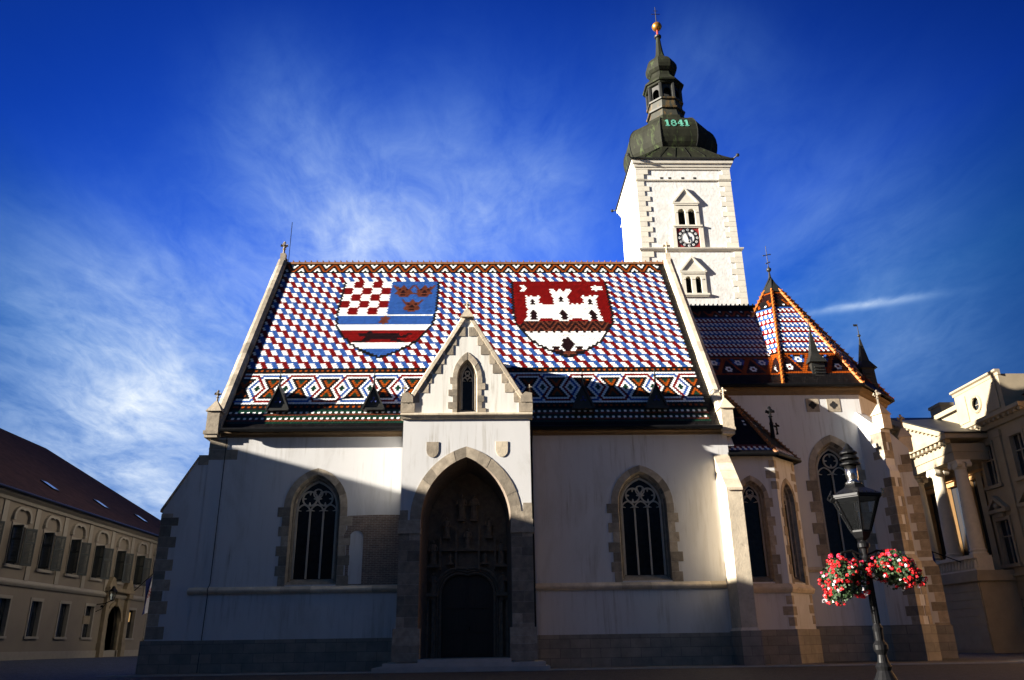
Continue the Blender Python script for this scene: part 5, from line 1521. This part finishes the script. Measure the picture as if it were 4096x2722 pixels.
    # roof with a hipped end and little roof windows
    RX, RZ = X-13.0, 17.75
    mb = MB(); ex = X+0.45
    hy = 70.0
    mb.face([(ex, Y0, 9.15), (ex, Y1+.4, 9.15), (RX, hy, RZ), (RX, Y0, RZ)])
    mb.face([(ex, Y1+.4, 9.15), (2*RX-ex, Y1+.4, 9.15), (RX, hy, RZ)])
    mb.face([(2*RX-ex, Y0, 9.15), (2*RX-ex, Y1+.4, 9.15), (RX, hy, RZ), (RX, Y0, RZ)])
    mb.face([(ex, Y0, 9.15), (RX, Y0, RZ), (2*RX-ex, Y0, 9.15)])
    rf = mb.build('roof', MT['roof_red'], pal)
    sl_ = Vector((RX-ex, 0, RZ-9.15)).normalized(); nn = Vector((RZ-9.15, 0, ex-RX)).normalized()
    for y in (45.2, 52.5, 59.8, 67.0):
        c0 = Vector((ex, y, 9.15))+sl_*3.0+nn*0.06
        mb = MB(); U = Vector((0, 1, 0))
        p = [c0-U*.4, c0+U*.4, c0+U*.4+sl_*1.1, c0-U*.4+sl_*1.1]
        mb.prism([tuple(a-nn*.1) for a in p], [tuple(a+nn*.02) for a in p], 0)
        p2 = [c0-U*.3+sl_*.1, c0+U*.3+sl_*.1, c0+U*.3+sl_*1.0, c0-U*.3+sl_*1.0]; mb.face([tuple(a+nn*.026) for a in p2], 1)
        mb.build('roof_window', [MT['black_iron'], MT['sky_pane']], rf)
    return DOOR
MT['portal_stone'] = mat('dark_portal_stone', (0.20, 0.15, 0.085), 0.85, var=0.2, vscale=3)
MT['flag_blue_dark'] = mat('dark_blue_door', (0.012, 0.014, 0.035), 0.5, var=0.2)
PDOOR = build_palace()

def build_palace_bits():
    X = -26.0
    # lantern on a bracket
    y = PDOOR-2.75
    t = thing('wall_lantern', 'black iron lantern on a wall bracket beside the palace doorway', 'lantern', (X+0.1, y, 3.7))
    mb = MB(); mb.tube([(X, y, 3.9), (X+.5, y, 3.95), (X+.95, y, 4.15)], .035, 6); mb.tube([(X, y, 3.45), (X+.35, y, 3.6), (X+.6, y, 3.95)], .025, 6); mb.sphere((X+.35, y, 3.78), .10, 6, 4); mb.build('bracket', MT['black_iron'], t)
    cx, cz = X+.95, 4.15
    mb = MB()
    for k in range(6):
        a = 2*PI*k/6; mb.tube([(cx+.14*math.cos(a), y+.14*math.sin(a), cz), (cx+.26*math.cos(a), y+.26*math.sin(a), cz+.55)], .018, 4)
    mb.lathe([(cz-.06, .05), (cz, .16), (cz+.03, .16)], (cx, y), 6); mb.lathe([(cz+.54, .30), (cz+.58, .30), (cz+.75, .14), (cz+.86, .10), (cz+.92, .02)], (cx, y), 6); mb.build('lantern_frame', MT['black_iron'], t)
    mb = MB(); mb.lathe([(cz+.03, .13), (cz+.54, .245)], (cx, y), 6); mb.build('glass', MT['lamp_glass'], t)
    # national flag
    y = PDOOR+2.6
    f = thing('flag', 'red, white and blue flag with a chequered shield beside the palace door', 'flag', (X+0.1, y, 5.2))
    a = Vector((X, y, 5.0)); b = Vector((X+2.1, y-0.2, 7.0))
    mb = MB(); mb.tube([a, b], .035, 6); mb.sphere(tuple(b), .07, 6, 4); mb.build('flagpole', MT['black_iron'], f)
    mb = MB(); n, m = 12, 10
    def P(i, j):
        u = i/n; p = a.lerp(b, 0.40+0.56*u)     # along the pole
        drop = j/m*3.0
        return Vector((p.x-0.12*j/m*u+.07*math.sin(7*u+2*j/m), p.y+.20*math.sin(9*u+3.0*j/m)*(.3+j/m), p.z-drop*(0.85+.15*u)))
    for i in range(n):
        for j in range(m):
            k = min(2, int(i*3/n)); k = 2-k if True else k
            mb.face([P(i, j), P(i+1, j), P(i+1, j+1), P(i, j+1)], (2-k))
    o = mb.build('cloth', [MT['flag_blue'], MT['flag_white'], MT['flag_red']], f, smooth=True)
    mb = MB()
    for i in range(5):
        for j in range(5):
            if (i+j) % 2: continue
            def S_(u, v):
                p0 = P(4+int(u*4), 4+int(v*2)); p1 = P(min(n, 5+int(u*4)), 4+int(v*2)); return p0.lerp(p1, u*4-int(u*4)) + Vector((0, 0, -0.3*(v*2-int(v*2)))) + Vector((0.02, -0.03, 0))
            mb.face([S_(i/5, j/5), S_((i+1)/5.01, j/5), S_((i+1)/5.01, (j+1)/5.01), S_(i/5, (j+1)/5.01)])
    mb.build('chequered_shield', MT['flag_red'], o)
    # chain barrier
    ys = (61.3, 64.2); posts = []
    for i, y in enumerate(ys):
        z = ground_z(-24.6, y)
        mb = MB(); mb.lathe([(z, .12), (z+.08, .12), (z+.1, .045), (z+.9, .04), (z+.93, .08), (z+1.02, .05), (z+1.05, .01)], (-24.6, y), 10)
        o = mb.build('barrier_post', MT['black_iron'])
        tag(o, ('thin black iron barrier post just past the palace doorway' if i == 0 else 'black iron barrier post half hidden at the church buttress'), 'post', 'posts of the chain barrier')
    z = ground_z(-24.6, 62)+.92
    mb = MB(); pts = [(-24.6, ys[0]+(ys[1]-ys[0])*k/16, z-0.45*(1-((k-8)/8)**2)) for k in range(17)]
    mb.tube(pts, .022, 5); o = mb.build('chain', MT['black_iron']); tag(o, 'dark sagging chain strung between the barrier posts', 'chain')
build_palace_bits()

# ------------------------------------------------------------------ parliament on the right
def build_parliament():
    X = 38.0
    par = thing('parliament_building', 'stone parliament building with a columned and pedimented portico on the right', 'building', (X, 60, 0))
    F = Frame((X, 0), -PI/2)        # s = -y ; d into the building (+x)
    f = lambda y: -y
    YE = 53.0                       # end of the building towards the square
    wins = [(58.7, 11.7, 14.7, .70), (58.7, 6.0, 9.1, .75), (58.7, 1.5, 3.9, .70), (55.0, 11.7, 14.7, .70), (55.0, 6.0, 9.1, .75), (55.0, 1.5, 3.9, .70)]
    tall = [60.9, 64.1, 67.3, 70.5]
    holes = [[(f(y)-h, z0), (f(y)+h, z0), (f(y)+h, z1), (f(y)-h, z1)] for y, z0, z1, h in wins]
    holes += [[(f(y)-.75, 6.7), (f(y)+.75, 6.7), (f(y)+.75, 12.6), (f(y)-.75, 12.6)] for y in tall if y > 60]
    holes = [h for h in holes]
    mb = MB(); F.sheet(mb, [(f(82), 0), (f(YE), 0), (f(YE), 16.6), (f(82), 16.6)], holes)
    mb.box(X+0.5, X+18, YE, 82, 0, 16.6); mb.box(X, X+.5, YE, YE+.02, 0, 16.6)
    oc = [(f(58.6)+.50*math.cos(2*PI*i/20), 18.0+.50*math.sin(2*PI*i/20)) for i in range(20)]
    F.sheet(mb, [(f(61.3), 16.6), (f(55.3), 16.6), (f(55.3), 19.4), (f(61.3), 19.4)], [oc], -0.05)
    mb.box(X+.35, X+4, 55.3, 61.3, 16.6, 19.4); mb.box(X-.05, X+.35, 55.3, 55.32, 16.6, 19.4); mb.box(X-.05, X+.35, 61.28, 61.3, 16.6, 19.4)
    mb.box(X+0.4, X+4, 61.3, 80, 16.6, 18.6)
    mb.build('wall', MT['parl_wall'], par)
    # raised panels and courses that break up the wall
    mb = MB()
    for k in range(8): F.box(mb, f(61.0), f(YE), -.05, .1, .25+k*.55, .25+k*.55+.50)
    for y in (60.3, 57.0, 53.6):
        F.box(mb, f(y)-.35, f(y)+.35, -.14, .1, 5.3, 15.0); F.box(mb, f(y)-.45, f(y)+.45, -.2, .1, 15.0, 15.5)
    for s0, s1 in ((f(61.1), f(59.6)), (f(57.6), f(55.6))): F.box(mb, s0+.2, s1-.2, -.12, .1, 16.95, 19.0)
    mb.build('rusticated_facing', MT['parl_wall'], par)
    ring = [(math.cos(2*PI*i/20), math.sin(2*PI*i/20)) for i in range(20)]
    mb = MB(); mb.tube([F.p(f(58.6)+.6*a, -.07, 18.0+.6*b) for a, b in ring], .13, 6, closed=True)
    o = mb.build('round_window', MT['parl_wall'], par); mb = MB(); mb.face([F.p(f(58.6)+.55*a, .2, 18.0+.55*b) for a, b in ring]); mb.build('pane', MT['window_glass'], o)
    mb = MB(); mb.tube([F.p(f(58.6)-.45, .15, 18.0), F.p(f(58.6)+.45, .15, 18.0)], .035, 4); mb.tube([F.p(f(58.6), .15, 17.55), F.p(f(58.6), .15, 18.45)], .035, 4); mb.build('glazing_bar', MT['palace_trim'], o)
    def corn(y0, y1, z0, z1, out, nm='cornice', teeth=True):
        mb = MB()
        prof = [(.1, z0), (-out*.3, z0+.03), (-out*.4, z0+(z1-z0)*.5), (-out, z0+(z1-z0)*.7), (-out, z1), (.1, z1)]
        mb.prism([F.p(f(y0), d, z) for d, z in prof], [F.p(f(y1), d, z) for d, z in prof])
        if teeth:
            y = y1+.1
            while y < y0: F.box(mb, f(y)-.26, f(y), -out*.8, .05, z0+(z1-z0)*.42, z0+(z1-z0)*.69); y += .6
        mb.build(nm, MT['parl_wall'], par)
    corn(60.9, YE, 15.7, 16.6, .70); corn(60.9, YE, 4.75, 5.3, .35, teeth=False); corn(61.4, 55.2, 19.3, 19.75, .30, 'parapet_cornice', False); corn(80, 61.4, 18.4, 18.8, -.2, 'parapet_cornice', False)
    for y, z0, z1, hw in wins:
        mb = MB(); s = f(y)
        F.box(mb, s-hw-.2, s-hw, -.10, .2, z0-.1, z1+.1); F.box(mb, s+hw, s+hw+.2, -.10, .2, z0-.1, z1+.1); F.box(mb, s-hw-.24, s+hw+.24, -.12, .2, z1, z1+.24); F.box(mb, s-hw-.35, s+hw+.35, -.22, .2, z0-.24, z0)
        if z0 == 6.0:
            F.box(mb, s-1.15, s+1.15, -.4, .1, 9.65, 9.9)
            for sg in (-1, 1): F.prism(mb, [(s+sg*1.2, 9.9), (s+sg*.9, 9.9), (s, 10.6), (s, 10.9)], -.41-.003*(sg > 0), .1)
            F.box(mb, s-.5, s+.5, -.25, .1, 9.34, 9.65); mb.sphere(F.p(s, -.2, 10.15), .28, 8, 6)
        w = mb.build('window', MT['parl_wall'], par)
        mb = MB(); F.box(mb, s-hw, s+hw, .22, .26, z0, z1); mb.build('pane', MT['window_glass'], w)
        mb = MB(); F.box(mb, s-.05, s+.05, .14, .22, z0, z1); F.box(mb, s-hw, s+hw, .135, .22, z0+(z1-z0)*.62, z0+(z1-z0)*.62+.09)
        for a in (-hw, hw-.07): F.box(mb, s+a, s+a+.07, .137, .22, z0, z1)
        mb.build('glazing_bar', MT['palace_trim'], w)
    for y in tall:
        mb = MB(); s = f(y)
        for a, b in ((-.95, -.75), (.75, .95)): F.box(mb, s+a, s+b, -.10, .2, 6.5, 12.8)
        F.box(mb, s-1.0, s+1.0, -.12, .2, 12.6, 12.9); F.box(mb, s-1.15, s+1.15, -.25, .2, 13.0, 13.2)
        w = mb.build('tall_window', MT['parl_orange'], par); mb = MB(); F.box(mb, s-.75, s+.75, .25, .3, 6.7, 12.6); mb.build('pane', MT['window_glass'], w)
    # portico
    PX = 36.0; yc = 65.7; ya, yb = 58.7, 72.7
    mb = MB(); mb.box(PX-.75, X, ya, yb, 0, 5.2); mb.box(PX-1.0, X, ya-.25, yb+.25, 4.85, 5.25); mb.box(PX-.8, X, ya-.05, yb+.05, 5.25, 5.6)
    for k in range(8): mb.box(PX-.81, PX-.7, ya+.1, yb-.1, .2+k*.57, .2+k*.57+.52)
    mb.build('portico_base', MT['parl_wall'], par)
    mb = MB(); mb.box(PX-.8, PX-.45, ya, yb, 6.45, 6.7); mb.box(PX-.8, PX-.45, ya, yb, 5.6, 5.72)
    y = ya+.2
    while y < yb-.1:
        mb.lathe([(5.71, .10), (5.85, .14), (6.05, .12), (6.3, .06), (6.46, .10)], (PX-.62, y), 8); y += .42
    mb.build('balustrade', MT['column'], par)
    for y in (59.3, 62.5, 65.7, 68.9, 72.1):
        mb = MB()
        mb.box(PX-.58, PX+.58, y-.58, y+.58, 5.6, 6.65)
        mb.lathe([(6.65, .62), (6.8, .64), (6.9, .54), (7.05, .60), (7.15, .52), (9.2, .515), (11.2, .46), (13.0, .43), (13.05, .49), (13.15, .49)], (PX, y), 24)
        mb.box(PX-.55, PX+.55, y-.60, y+.60, 13.50, 13.68)
        for dx in (-.36, .36):   # ionic scrolls
            for dy in (-.50, .50):
                mb.tube([(PX+dx-.2, y+dy, 13.33), (PX+dx+.2, y+dy, 13.33)], .20, 12)
        mb.box(PX-.46, PX+.46, y-.46, y+.46, 13.15, 13.51)
        mb.build('column', MT['column'], par)
    mb = MB()
    mb.box(PX-.62, X+.1, ya+.05, yb-.05, 13.68, 14.3); mb.box(PX-.70, X+.1, ya-.02, yb+.02, 14.3, 14.95)
    y = ya
    while y < yb: mb.box(PX-1.1, PX-.68, y, y+.28, 14.96, 15.25); y += .66
    mb.box(PX-1.25, X+.1, ya-.5, yb+.5, 15.25, 15.6)
    mb.build('entablature', MT['parl_wall'], par)
    mb = MB(); H = 18.4
    mb.prism([(PX-.62, y, z) for y, z in ((ya, 15.6), (yb, 15.6), (yc, H-.2))], [(X+.3, y, z) for y, z in ((ya, 15.6), (yb, 15.6), (yc, H-.2))])
    for sg in (-1, 1):
        hw = yc-ya+.55
        e = [(yc+sg*hw, 15.58), (yc+sg*(hw-1.0), 15.62), (yc, H-.15), (yc, H+.32)]
        mb.prism([(PX-1.3-.004*(sg > 0), y, z) for y, z in e], [(X+.3, y, z) for y, z in e])
        n = 12
        for k in range(n):
            t = (k+.5)/n; y = yc+sg*(hw-.9)*(1-t); z = 15.62+(H-.25-15.62)*t
            mb.box(PX-1.1, PX-.6, y-.13, y+.13, z-.16, z+.06)
    mb.build('pediment', MT['parl_wall'], par)
    mb = MB(); g = [(yc+sy, z) for sy, z in arch(0, 16.35, .55, .55, 6)]; mb.face([(PX-.635, y, z) for y, z in g]+[(PX-.635, yc+.55, 15.8), (PX-.635, yc-.55, 15.8)]); mb.build('attic_window', MT['window_glass'], par)
    mb = MB()
    for sg in (-1, 1):
        e = [(yc, H+.34), (yc+sg*hw, 15.62), (yc+sg*hw, 15.72), (yc, H+.46)]
        mb.prism([(PX-1.35-.005*(sg > 0), y, z) for y, z in e], [(X+.5, y, z) for y, z in e])
    mb.build('portico_roof', MT['copper_dark'], par)
    mb = MB(); mb.box(X+1.2, X+2.3, 65.5, 67.2, 18.6, 19.9); mb.box(X+1.1, X+2.4, 65.4, 67.3, 19.9, 20.15); mb.build('chimney', MT['parl_wall'], par)
    # flag
    fl = thing('flag', 'dark blue flag drooping from a pole on the parliament portico', 'flag', (PX-.9, 62.0, 6.6))
    a = Vector((PX-.8, 60.4, 6.3)); b = Vector((PX-4.0, 62.5, 8.2))
    mb = MB(); mb.tube([a, b], .04, 6); mb.build('flagpole', MT['black_iron'], fl)
    mb = MB(); n, m = 10, 10
    def P(i, j):
        u = i/n; p = a.lerp(b, .45+.53*u)
        return Vector((p.x+.10*math.sin(8*u+4*j/m), p.y+.18*math.sin(9*u+2*j/m), p.z-3.8*j/m*(.8+.2*u)))
    for i in range(n):
        for j in range(m): mb.face([P(i, j), P(i+1, j), P(i+1, j+1), P(i, j+1)])
    mb.build('cloth', MT['flag_blue'], fl, smooth=True)
    # neighbouring wing, orange walls under a red roof
    w = thing('townhouse', 'orange-walled house with a red tiled roof at the right edge, next to the parliament', 'house', (X+.4, 44, 0))
    F2 = Frame((X+.35, 0), -PI/2); YT = YE-.02
    hs = []
    for y in (50.4, 46.4, 42.4, 38.4):
        for z0, z1 in ((1.4, 3.8), (6.0, 9.1), (11.7, 14.3)): hs.append((f(y), z0, z1))
    mb = MB(); F2.sheet(mb, [(f(YT), 0), (f(28), 0), (f(28), 17.0), (f(YT), 17.0)], [[(s-.65, z0), (s+.65, z0), (s+.65, z1), (s-.65, z1)] for s, z0, z1 in hs])
    mb.box(X+1.0, X+14, 28, YT, 0, 17.0); mb.box(X+.35, X+1.0, YT-.02, YT, 0, 17.0)
    mb.build('wall', MT['parl_orange'], w)
    for s, z0, z1 in hs[:6]:
        mb = MB(); F2.box(mb, s-.8, s-.65, -.06, .2, z0, z1); F2.box(mb, s+.65, s+.8, -.06, .2, z0, z1); F2.box(mb, s-.85, s+.85, -.08, .2, z1, z1+.18); F2.box(mb, s-.9, s+.9, -.14, .2, z0-.16, z0)
        o = mb.build('window', MT['palace_trim'], w); mb = MB(); F2.box(mb, s-.65, s+.65, .22, .26, z0, z1); mb.build('pane', MT['window_glass'], o)
    mb = MB(); prof = [(.05, 16.4), (-.15, 16.45), (-.2, 16.7), (-.5, 16.8), (-.5, 17.02), (.05, 17.02)]
    mb.prism([F2.p(f(YT), d, z) for d, z in prof], [F2.p(f(28), d, z) for d, z in prof]); mb.build('cornice', MT['parl_orange'], w)
    mb = MB(); mb.prism([(X-.3, YT+.1, 17.03), (X+7, YT+.1, 21.6), (X+14.5, YT+.1, 17.03)], [(X-.3, 28, 17.03), (X+7, 28, 21.6), (X+14.5, 28, 17.03)]); mb.build('roof', MT['roof_red'], w)
_before = set(bpy.data.objects)
build_parliament()
P0_, P1_ = Vector((38.0, 60.0, 0)), Vector((37.2, 58.74, 0.02))     # true size and place of the east side of the square
for o in set(bpy.data.objects) - _before:
    if o.type == 'MESH': o.data.transform(Matrix.Translation(P1_) @ Matrix.Scale(0.979, 4) @ Matrix.Translation(-P0_))

# ------------------------------------------------------------------ unseen houses on the near side, added to block low sky light
def build_unseen_houses():
    x = -46.0
    specs = [(15.0, 12.5, 'palace_wall', 'ochre'), (12.0, 14.0, 'parl_wall', 'grey'), (17.0, 13.0, 'parl_orange', 'orange'), (14.0, 14.5, 'palace_trim', 'cream'), (16.0, 13.0, 'parl_wall', 'stone')]
    for i, (w, h, m, cn) in enumerate(specs):
        y = -16.0-(i % 2)*0.4
        t = thing('townhouse', ('unseen ochre three-storey house at the west end of the near side of the square', 'unseen narrow grey house, second from the west on the near side of the square', 'unseen wide orange house in the middle of the near side of the square', 'unseen tall cream house, second from the east on the near side of the square', 'unseen stone house at the east end of the near side of the square')[i], 'house', (x+w/2, y, 0), 'unseen houses added to block low sky light')
        F = Frame((x+w, y), PI)
        hs = []; n = int(w/3.0)
        for k in range(n):
            s_ = (k+.5)*w/n
            for z0, z1 in ((1.2, 3.2), (5.0, 7.3), (8.8, 11.0)): hs.append((s_, z0, z1))
        mb = MB(); F.sheet(mb, [(0, 0), (w, 0), (w, h), (0, h)], [[(a-.55, b), (a+.55, b), (a+.55, c), (a-.55, c)] for a, b, c in hs]); mb.box(x, x+w, y-12, y-.4, 0, h); mb.build('wall', MT[m], t)
        for a, b, c in hs:
            mb = MB(); F.box(mb, a-.7, a-.55, -.05, .2, b, c); F.box(mb, a+.55, a+.7, -.05, .2, b, c); F.box(mb, a-.75, a+.75, -.08, .2, c, c+.18); F.box(mb, a-.75, a+.75, -.12, .2, b-.14, b)
            o = mb.build('window', MT['palace_trim'], t); mb = MB(); F.box(mb, a-.55, a+.55, .2, .24, b, c); mb.build('pane', MT['window_glass'], o)
        mb = MB(); mb.prism([(x, y+.5, h), (x, y-6, h+4.2), (x, y-12.5, h)], [(x+w-.02, y+.5, h), (x+w-.02, y-6, h+4.2), (x+w-.02, y-12.5, h)]); mb.build('roof', MT['roof_red'], t)
        x += w
build_unseen_houses()

# ------------------------------------------------------------------ street lamp with hanging flower baskets
LX, LY = 6.50, 14.0
def build_lamp():
    t = thing('street_lamp', 'tall ornate black gas street lamp carrying two flower baskets in front of the apse', 'street lamp', (LX, LY, 0))
    k = 14.0/11.5
    Z = lambda z: 1.1+(z-1.1)*k
    mb = MB()
    mb.lathe([(0, .30), (.10, .30), (.12, .26), (.42, .24), (.46, .18), (.60, .11), (.66, .13), (.72, .09), (.84, .07), (.92, .115), (.99, .115), (1.06, .07), (1.2, .075), (1.26, .085), (1.32, .055), (2.35, .045), (2.40, .065), (2.45, .045), (Z(2.29), .06), (Z(2.31), .10), (Z(2.36), .10), (Z(2.40), .05), (Z(2.52), .05)], (LX, LY), 16)
    for i in range(12):
        a = 2*PI*i/12; mb.tube([(LX+.053*math.cos(a), LY+.053*math.sin(a), 1.33), (LX+.043*math.cos(a), LY+.043*math.sin(a), 2.34)], .010, 4)
    mb.build('post', MT['black_iron'], t, smooth=False)
    mb = MB(); zb = Z(2.30)
    for sg in (-1, 1):   # ladder-rest arms that hold the baskets
        mb.tube([(LX, LY, 2.43), (LX+sg*.22, LY, 2.52), (LX+sg*.42, LY, 2.48)], .02, 6)
        mb.tube([(LX, LY, 2.30), (LX+sg*.16, LY, 2.38), (LX+sg*.22, LY, 2.50)], .014, 6)
    mb.build('bracket_arm', MT['black_iron'], t)
    # hexagonal lantern
    z0, z1, z2 = Z(2.53), Z(3.0), Z(3.22)
    r0_, r1_ = .17, .42
    mb = MB()
    for i in range(6):
        a = 2*PI*i/6+R(12)
        mb.tube([(LX+r0_*math.cos(a), LY+r0_*math.sin(a), z0), (LX+r1_*math.cos(a), LY+r1_*math.sin(a), z1)], .018, 4)
        b = a+2*PI/6
        mb.tube([(LX+r1_*math.cos(a), LY+r1_*math.sin(a), z1), (LX+r1_*math.cos(b), LY+r1_*math.sin(b), z1)], .03, 4); mb.tube([(LX+r0_*math.cos(a), LY+r0_*math.sin(a), z0), (LX+r0_*math.cos(b), LY+r0_*math.sin(b), z0)], .02, 4)
        # scrolled crest at each corner and leafy cresting between
        mb.tube([(LX+(r1_+.02)*math.cos(a), LY+(r1_+.02)*math.sin(a), z1), (LX+(r1_+.09)*math.cos(a), LY+(r1_+.09)*math.sin(a), z1+.05), (LX+(r1_+.05)*math.cos(a), LY+(r1_+.05)*math.sin(a), z1+.12)], [.025, .018, .012], 5)
        for j in range(1, 5):
            p = Vector((math.cos(a), math.sin(a), 0)).lerp(Vector((math.cos(b), math.sin(b), 0)), j/5)*r1_*1.02
            mb.tube([(LX+p.x, LY+p.y, z1), (LX+p.x*1.02, LY+p.y*1.02, z1+.075)], [.028, .008], 5)
    mb.lathe([(Z(2.40), .05), (Z(2.44), .12), (z0-.02, .17), (z0+.01, .18)], (LX, LY), 6, ph=R(12))
    mb.build('lantern_frame', MT['black_iron'], t)
    mb = MB(); mb.rings([[(LX+r*math.cos(2*PI*i/6+R(12)), LY+r*math.sin(2*PI*i/6+R(12)), z) for i in range(6)] for z, r in ((z0+.01, r0_-.005), (z1-.01, r1_-.01))], 0, False, False); mb.build('glass', MT['lamp_glass'], t)
    mb = MB(); mb.lathe([(z1, .47), (z1+.04, .47), (z1+.10, .36), (z1+.18, .20), (z1+.25, .15), (z1+.28, .15)], (LX, LY), 6, ph=R(12)); mb.build('lantern_roof', MT['black_iron'], t)
    mb = MB(); mb.lathe([(z1+.26, .15), (z1+.30, .10), (z1+.33, .09), (z1+.36, .105), (z1+.60, .105)], (LX, LY), 18); mb.build('chimney_tube', MT['steel'], t, smooth=True)
    mb = MB()
    for i, dz in enumerate((.60, .70, .80)):
        r = .175-.012*i; mb.lathe([(z1+dz, r), (z1+dz+.02, r), (z1+dz+.075, .09), (z1+dz+.10, .07)], (LX, LY), 18)
    mb.lathe([(z1+.88, .10), (z1+.93, .06), (z1+.98, .03), (z1+1.0, .01)], (LX, LY), 10); mb.build('chimney_cap', MT['black_iron'], t)
    mb = MB(); mb.lathe([(z0, .03), (z0+.15, .02), (z0+.34, .018)], (LX, LY), 8)
    for i in range(3): a = 2*PI*i/3; mb.tube([(LX+.03*math.cos(a), LY+.03*math.sin(a), z0+.36), (LX+.035*math.cos(a), LY+.035*math.sin(a), z0+.52)], .014, 5)
    mb.build('burner', MT['steel'], t)
build_lamp()

def flower_mesh(name, m):
    """one geranium head: a ball of small petals"""
    rnd = random.Random(hash(name) % 1000); mb = MB()
    for i in range(16):
        d = Vector((rnd.gauss(0, 1), rnd.gauss(0, 1), rnd.gauss(0, 1)+.3)).normalized(); c = d*rnd.uniform(.018, .032)
        e1 = d.orthogonal().normalized(); e2 = d.cross(e1); r = rnd.uniform(.011, .017)
        mb.face([c+e1*r*math.cos(2*PI*k/5)+e2*r*math.sin(2*PI*k/5)+d*(.004 if k % 2 else 0) for k in range(5)])
    me = bpy.data.meshes.new(name); me.from_pydata([tuple(v) for v in mb.v], [], mb.f); me.materials.append(m); return me
FLOWERS = {'red': flower_mesh('red_bloom', MT['petal_red']), 'pink': flower_mesh('pink_bloom', MT['petal_pink']), 'white': flower_mesh('white_bloom', MT['petal_white'])}
def build_basket(sg, cx, cz, rx, rz, lab, seed, nb):
    rnd = random.Random(seed)
    cy = LY-0.02
    t = thing('flower_basket', lab, 'flower basket', (cx, cy, cz), 'flower baskets on the street lamp')
    mb = MB(); mb.sphere((cx-sg*.02, cy, cz-.03), .16, 12, 6, sq=(1, 1, .8)); mb.tube([(LX+sg*.42, LY, 2.48), (cx, cy, cz+.02)], .012, 5); mb.build('basket', MT['black_iron'], t)
    mb = MB()
    def spot(shell):
        while True:
            d = Vector((rnd.uniform(-1, 1), rnd.uniform(-1, 1), rnd.uniform(-1, 1)))
            if 0.1 < d.length < 1: break
        d.normalize(); r = rnd.uniform(*shell)
        lump = 1+.14*math.sin(5*d.x+seed)+.12*math.sin(6*d.z+2*seed)+.08*math.sin(9*d.y)
        # the trusses trail down on the outer side
        droop = -.16*max(0, sg*d.x)*r
        return Vector((cx+d.x*rx*r*lump, cy+d.y*rx*.92*r*lump, cz+d.z*rz*r*lump+droop)), d
    for i in range(3000):
        p, d = spot((.35, 1.0)); n = (d+Vector((rnd.gauss(0, .5), rnd.gauss(0, .5), rnd.gauss(.2, .5)))).normalized()
        e1 = n.orthogonal().normalized(); a = rnd.uniform(0, 6.28); e2 = n.cross(e1); f1 = e1*math.cos(a)+e2*math.sin(a); f2 = n.cross(f1); s = rnd.uniform(.018, .036)
        mb.face([p-f1*s*.9, p-f1*s*.3+f2*s*.9-n*s*.2, p+f1*s*.6+f2*s*.7, p+f1*s+n*s*.1, p+f1*s*.6-f2*s*.7, p-f1*s*.3-f2*s*.9-n*s*.2])
    mb.build('foliage', MT['leaf'], t)
    cnt = 0
    while cnt < nb:
        p, d = spot((.93, 1.07))
        if d.y > 0.45: continue
        c = 'red'; q = rnd.random()
        if d.z < -.35: c = 'white' if q < .35 else 'red'
        elif d.z > .5: c = 'pink' if q < .3 else ('white' if q > .95 else 'red')
        elif q > .86: c = 'white'
        o = bpy.data.objects.new(c+'_bloom', FLOWERS[c]); COL.objects.link(o); attach(o, t)
        o.location = p+d*.01; s = rnd.uniform(.75, 1.25)*(.85 if c == 'white' else 1); o.scale = (s, s, s*.9); o.rotation_euler = (rnd.uniform(0, 6), rnd.uniform(0, 6), rnd.uniform(0, 6)); cnt += 1
build_basket(-1, LX-.46, 2.09, .40, .36, 'round basket of red and white geraniums on the left side of the street lamp', 3, 120)
build_basket(1, LX+.46, 2.19, .45, .29, 'basket of red geraniums with white trailing blooms on the right side of the street lamp', 8, 100)
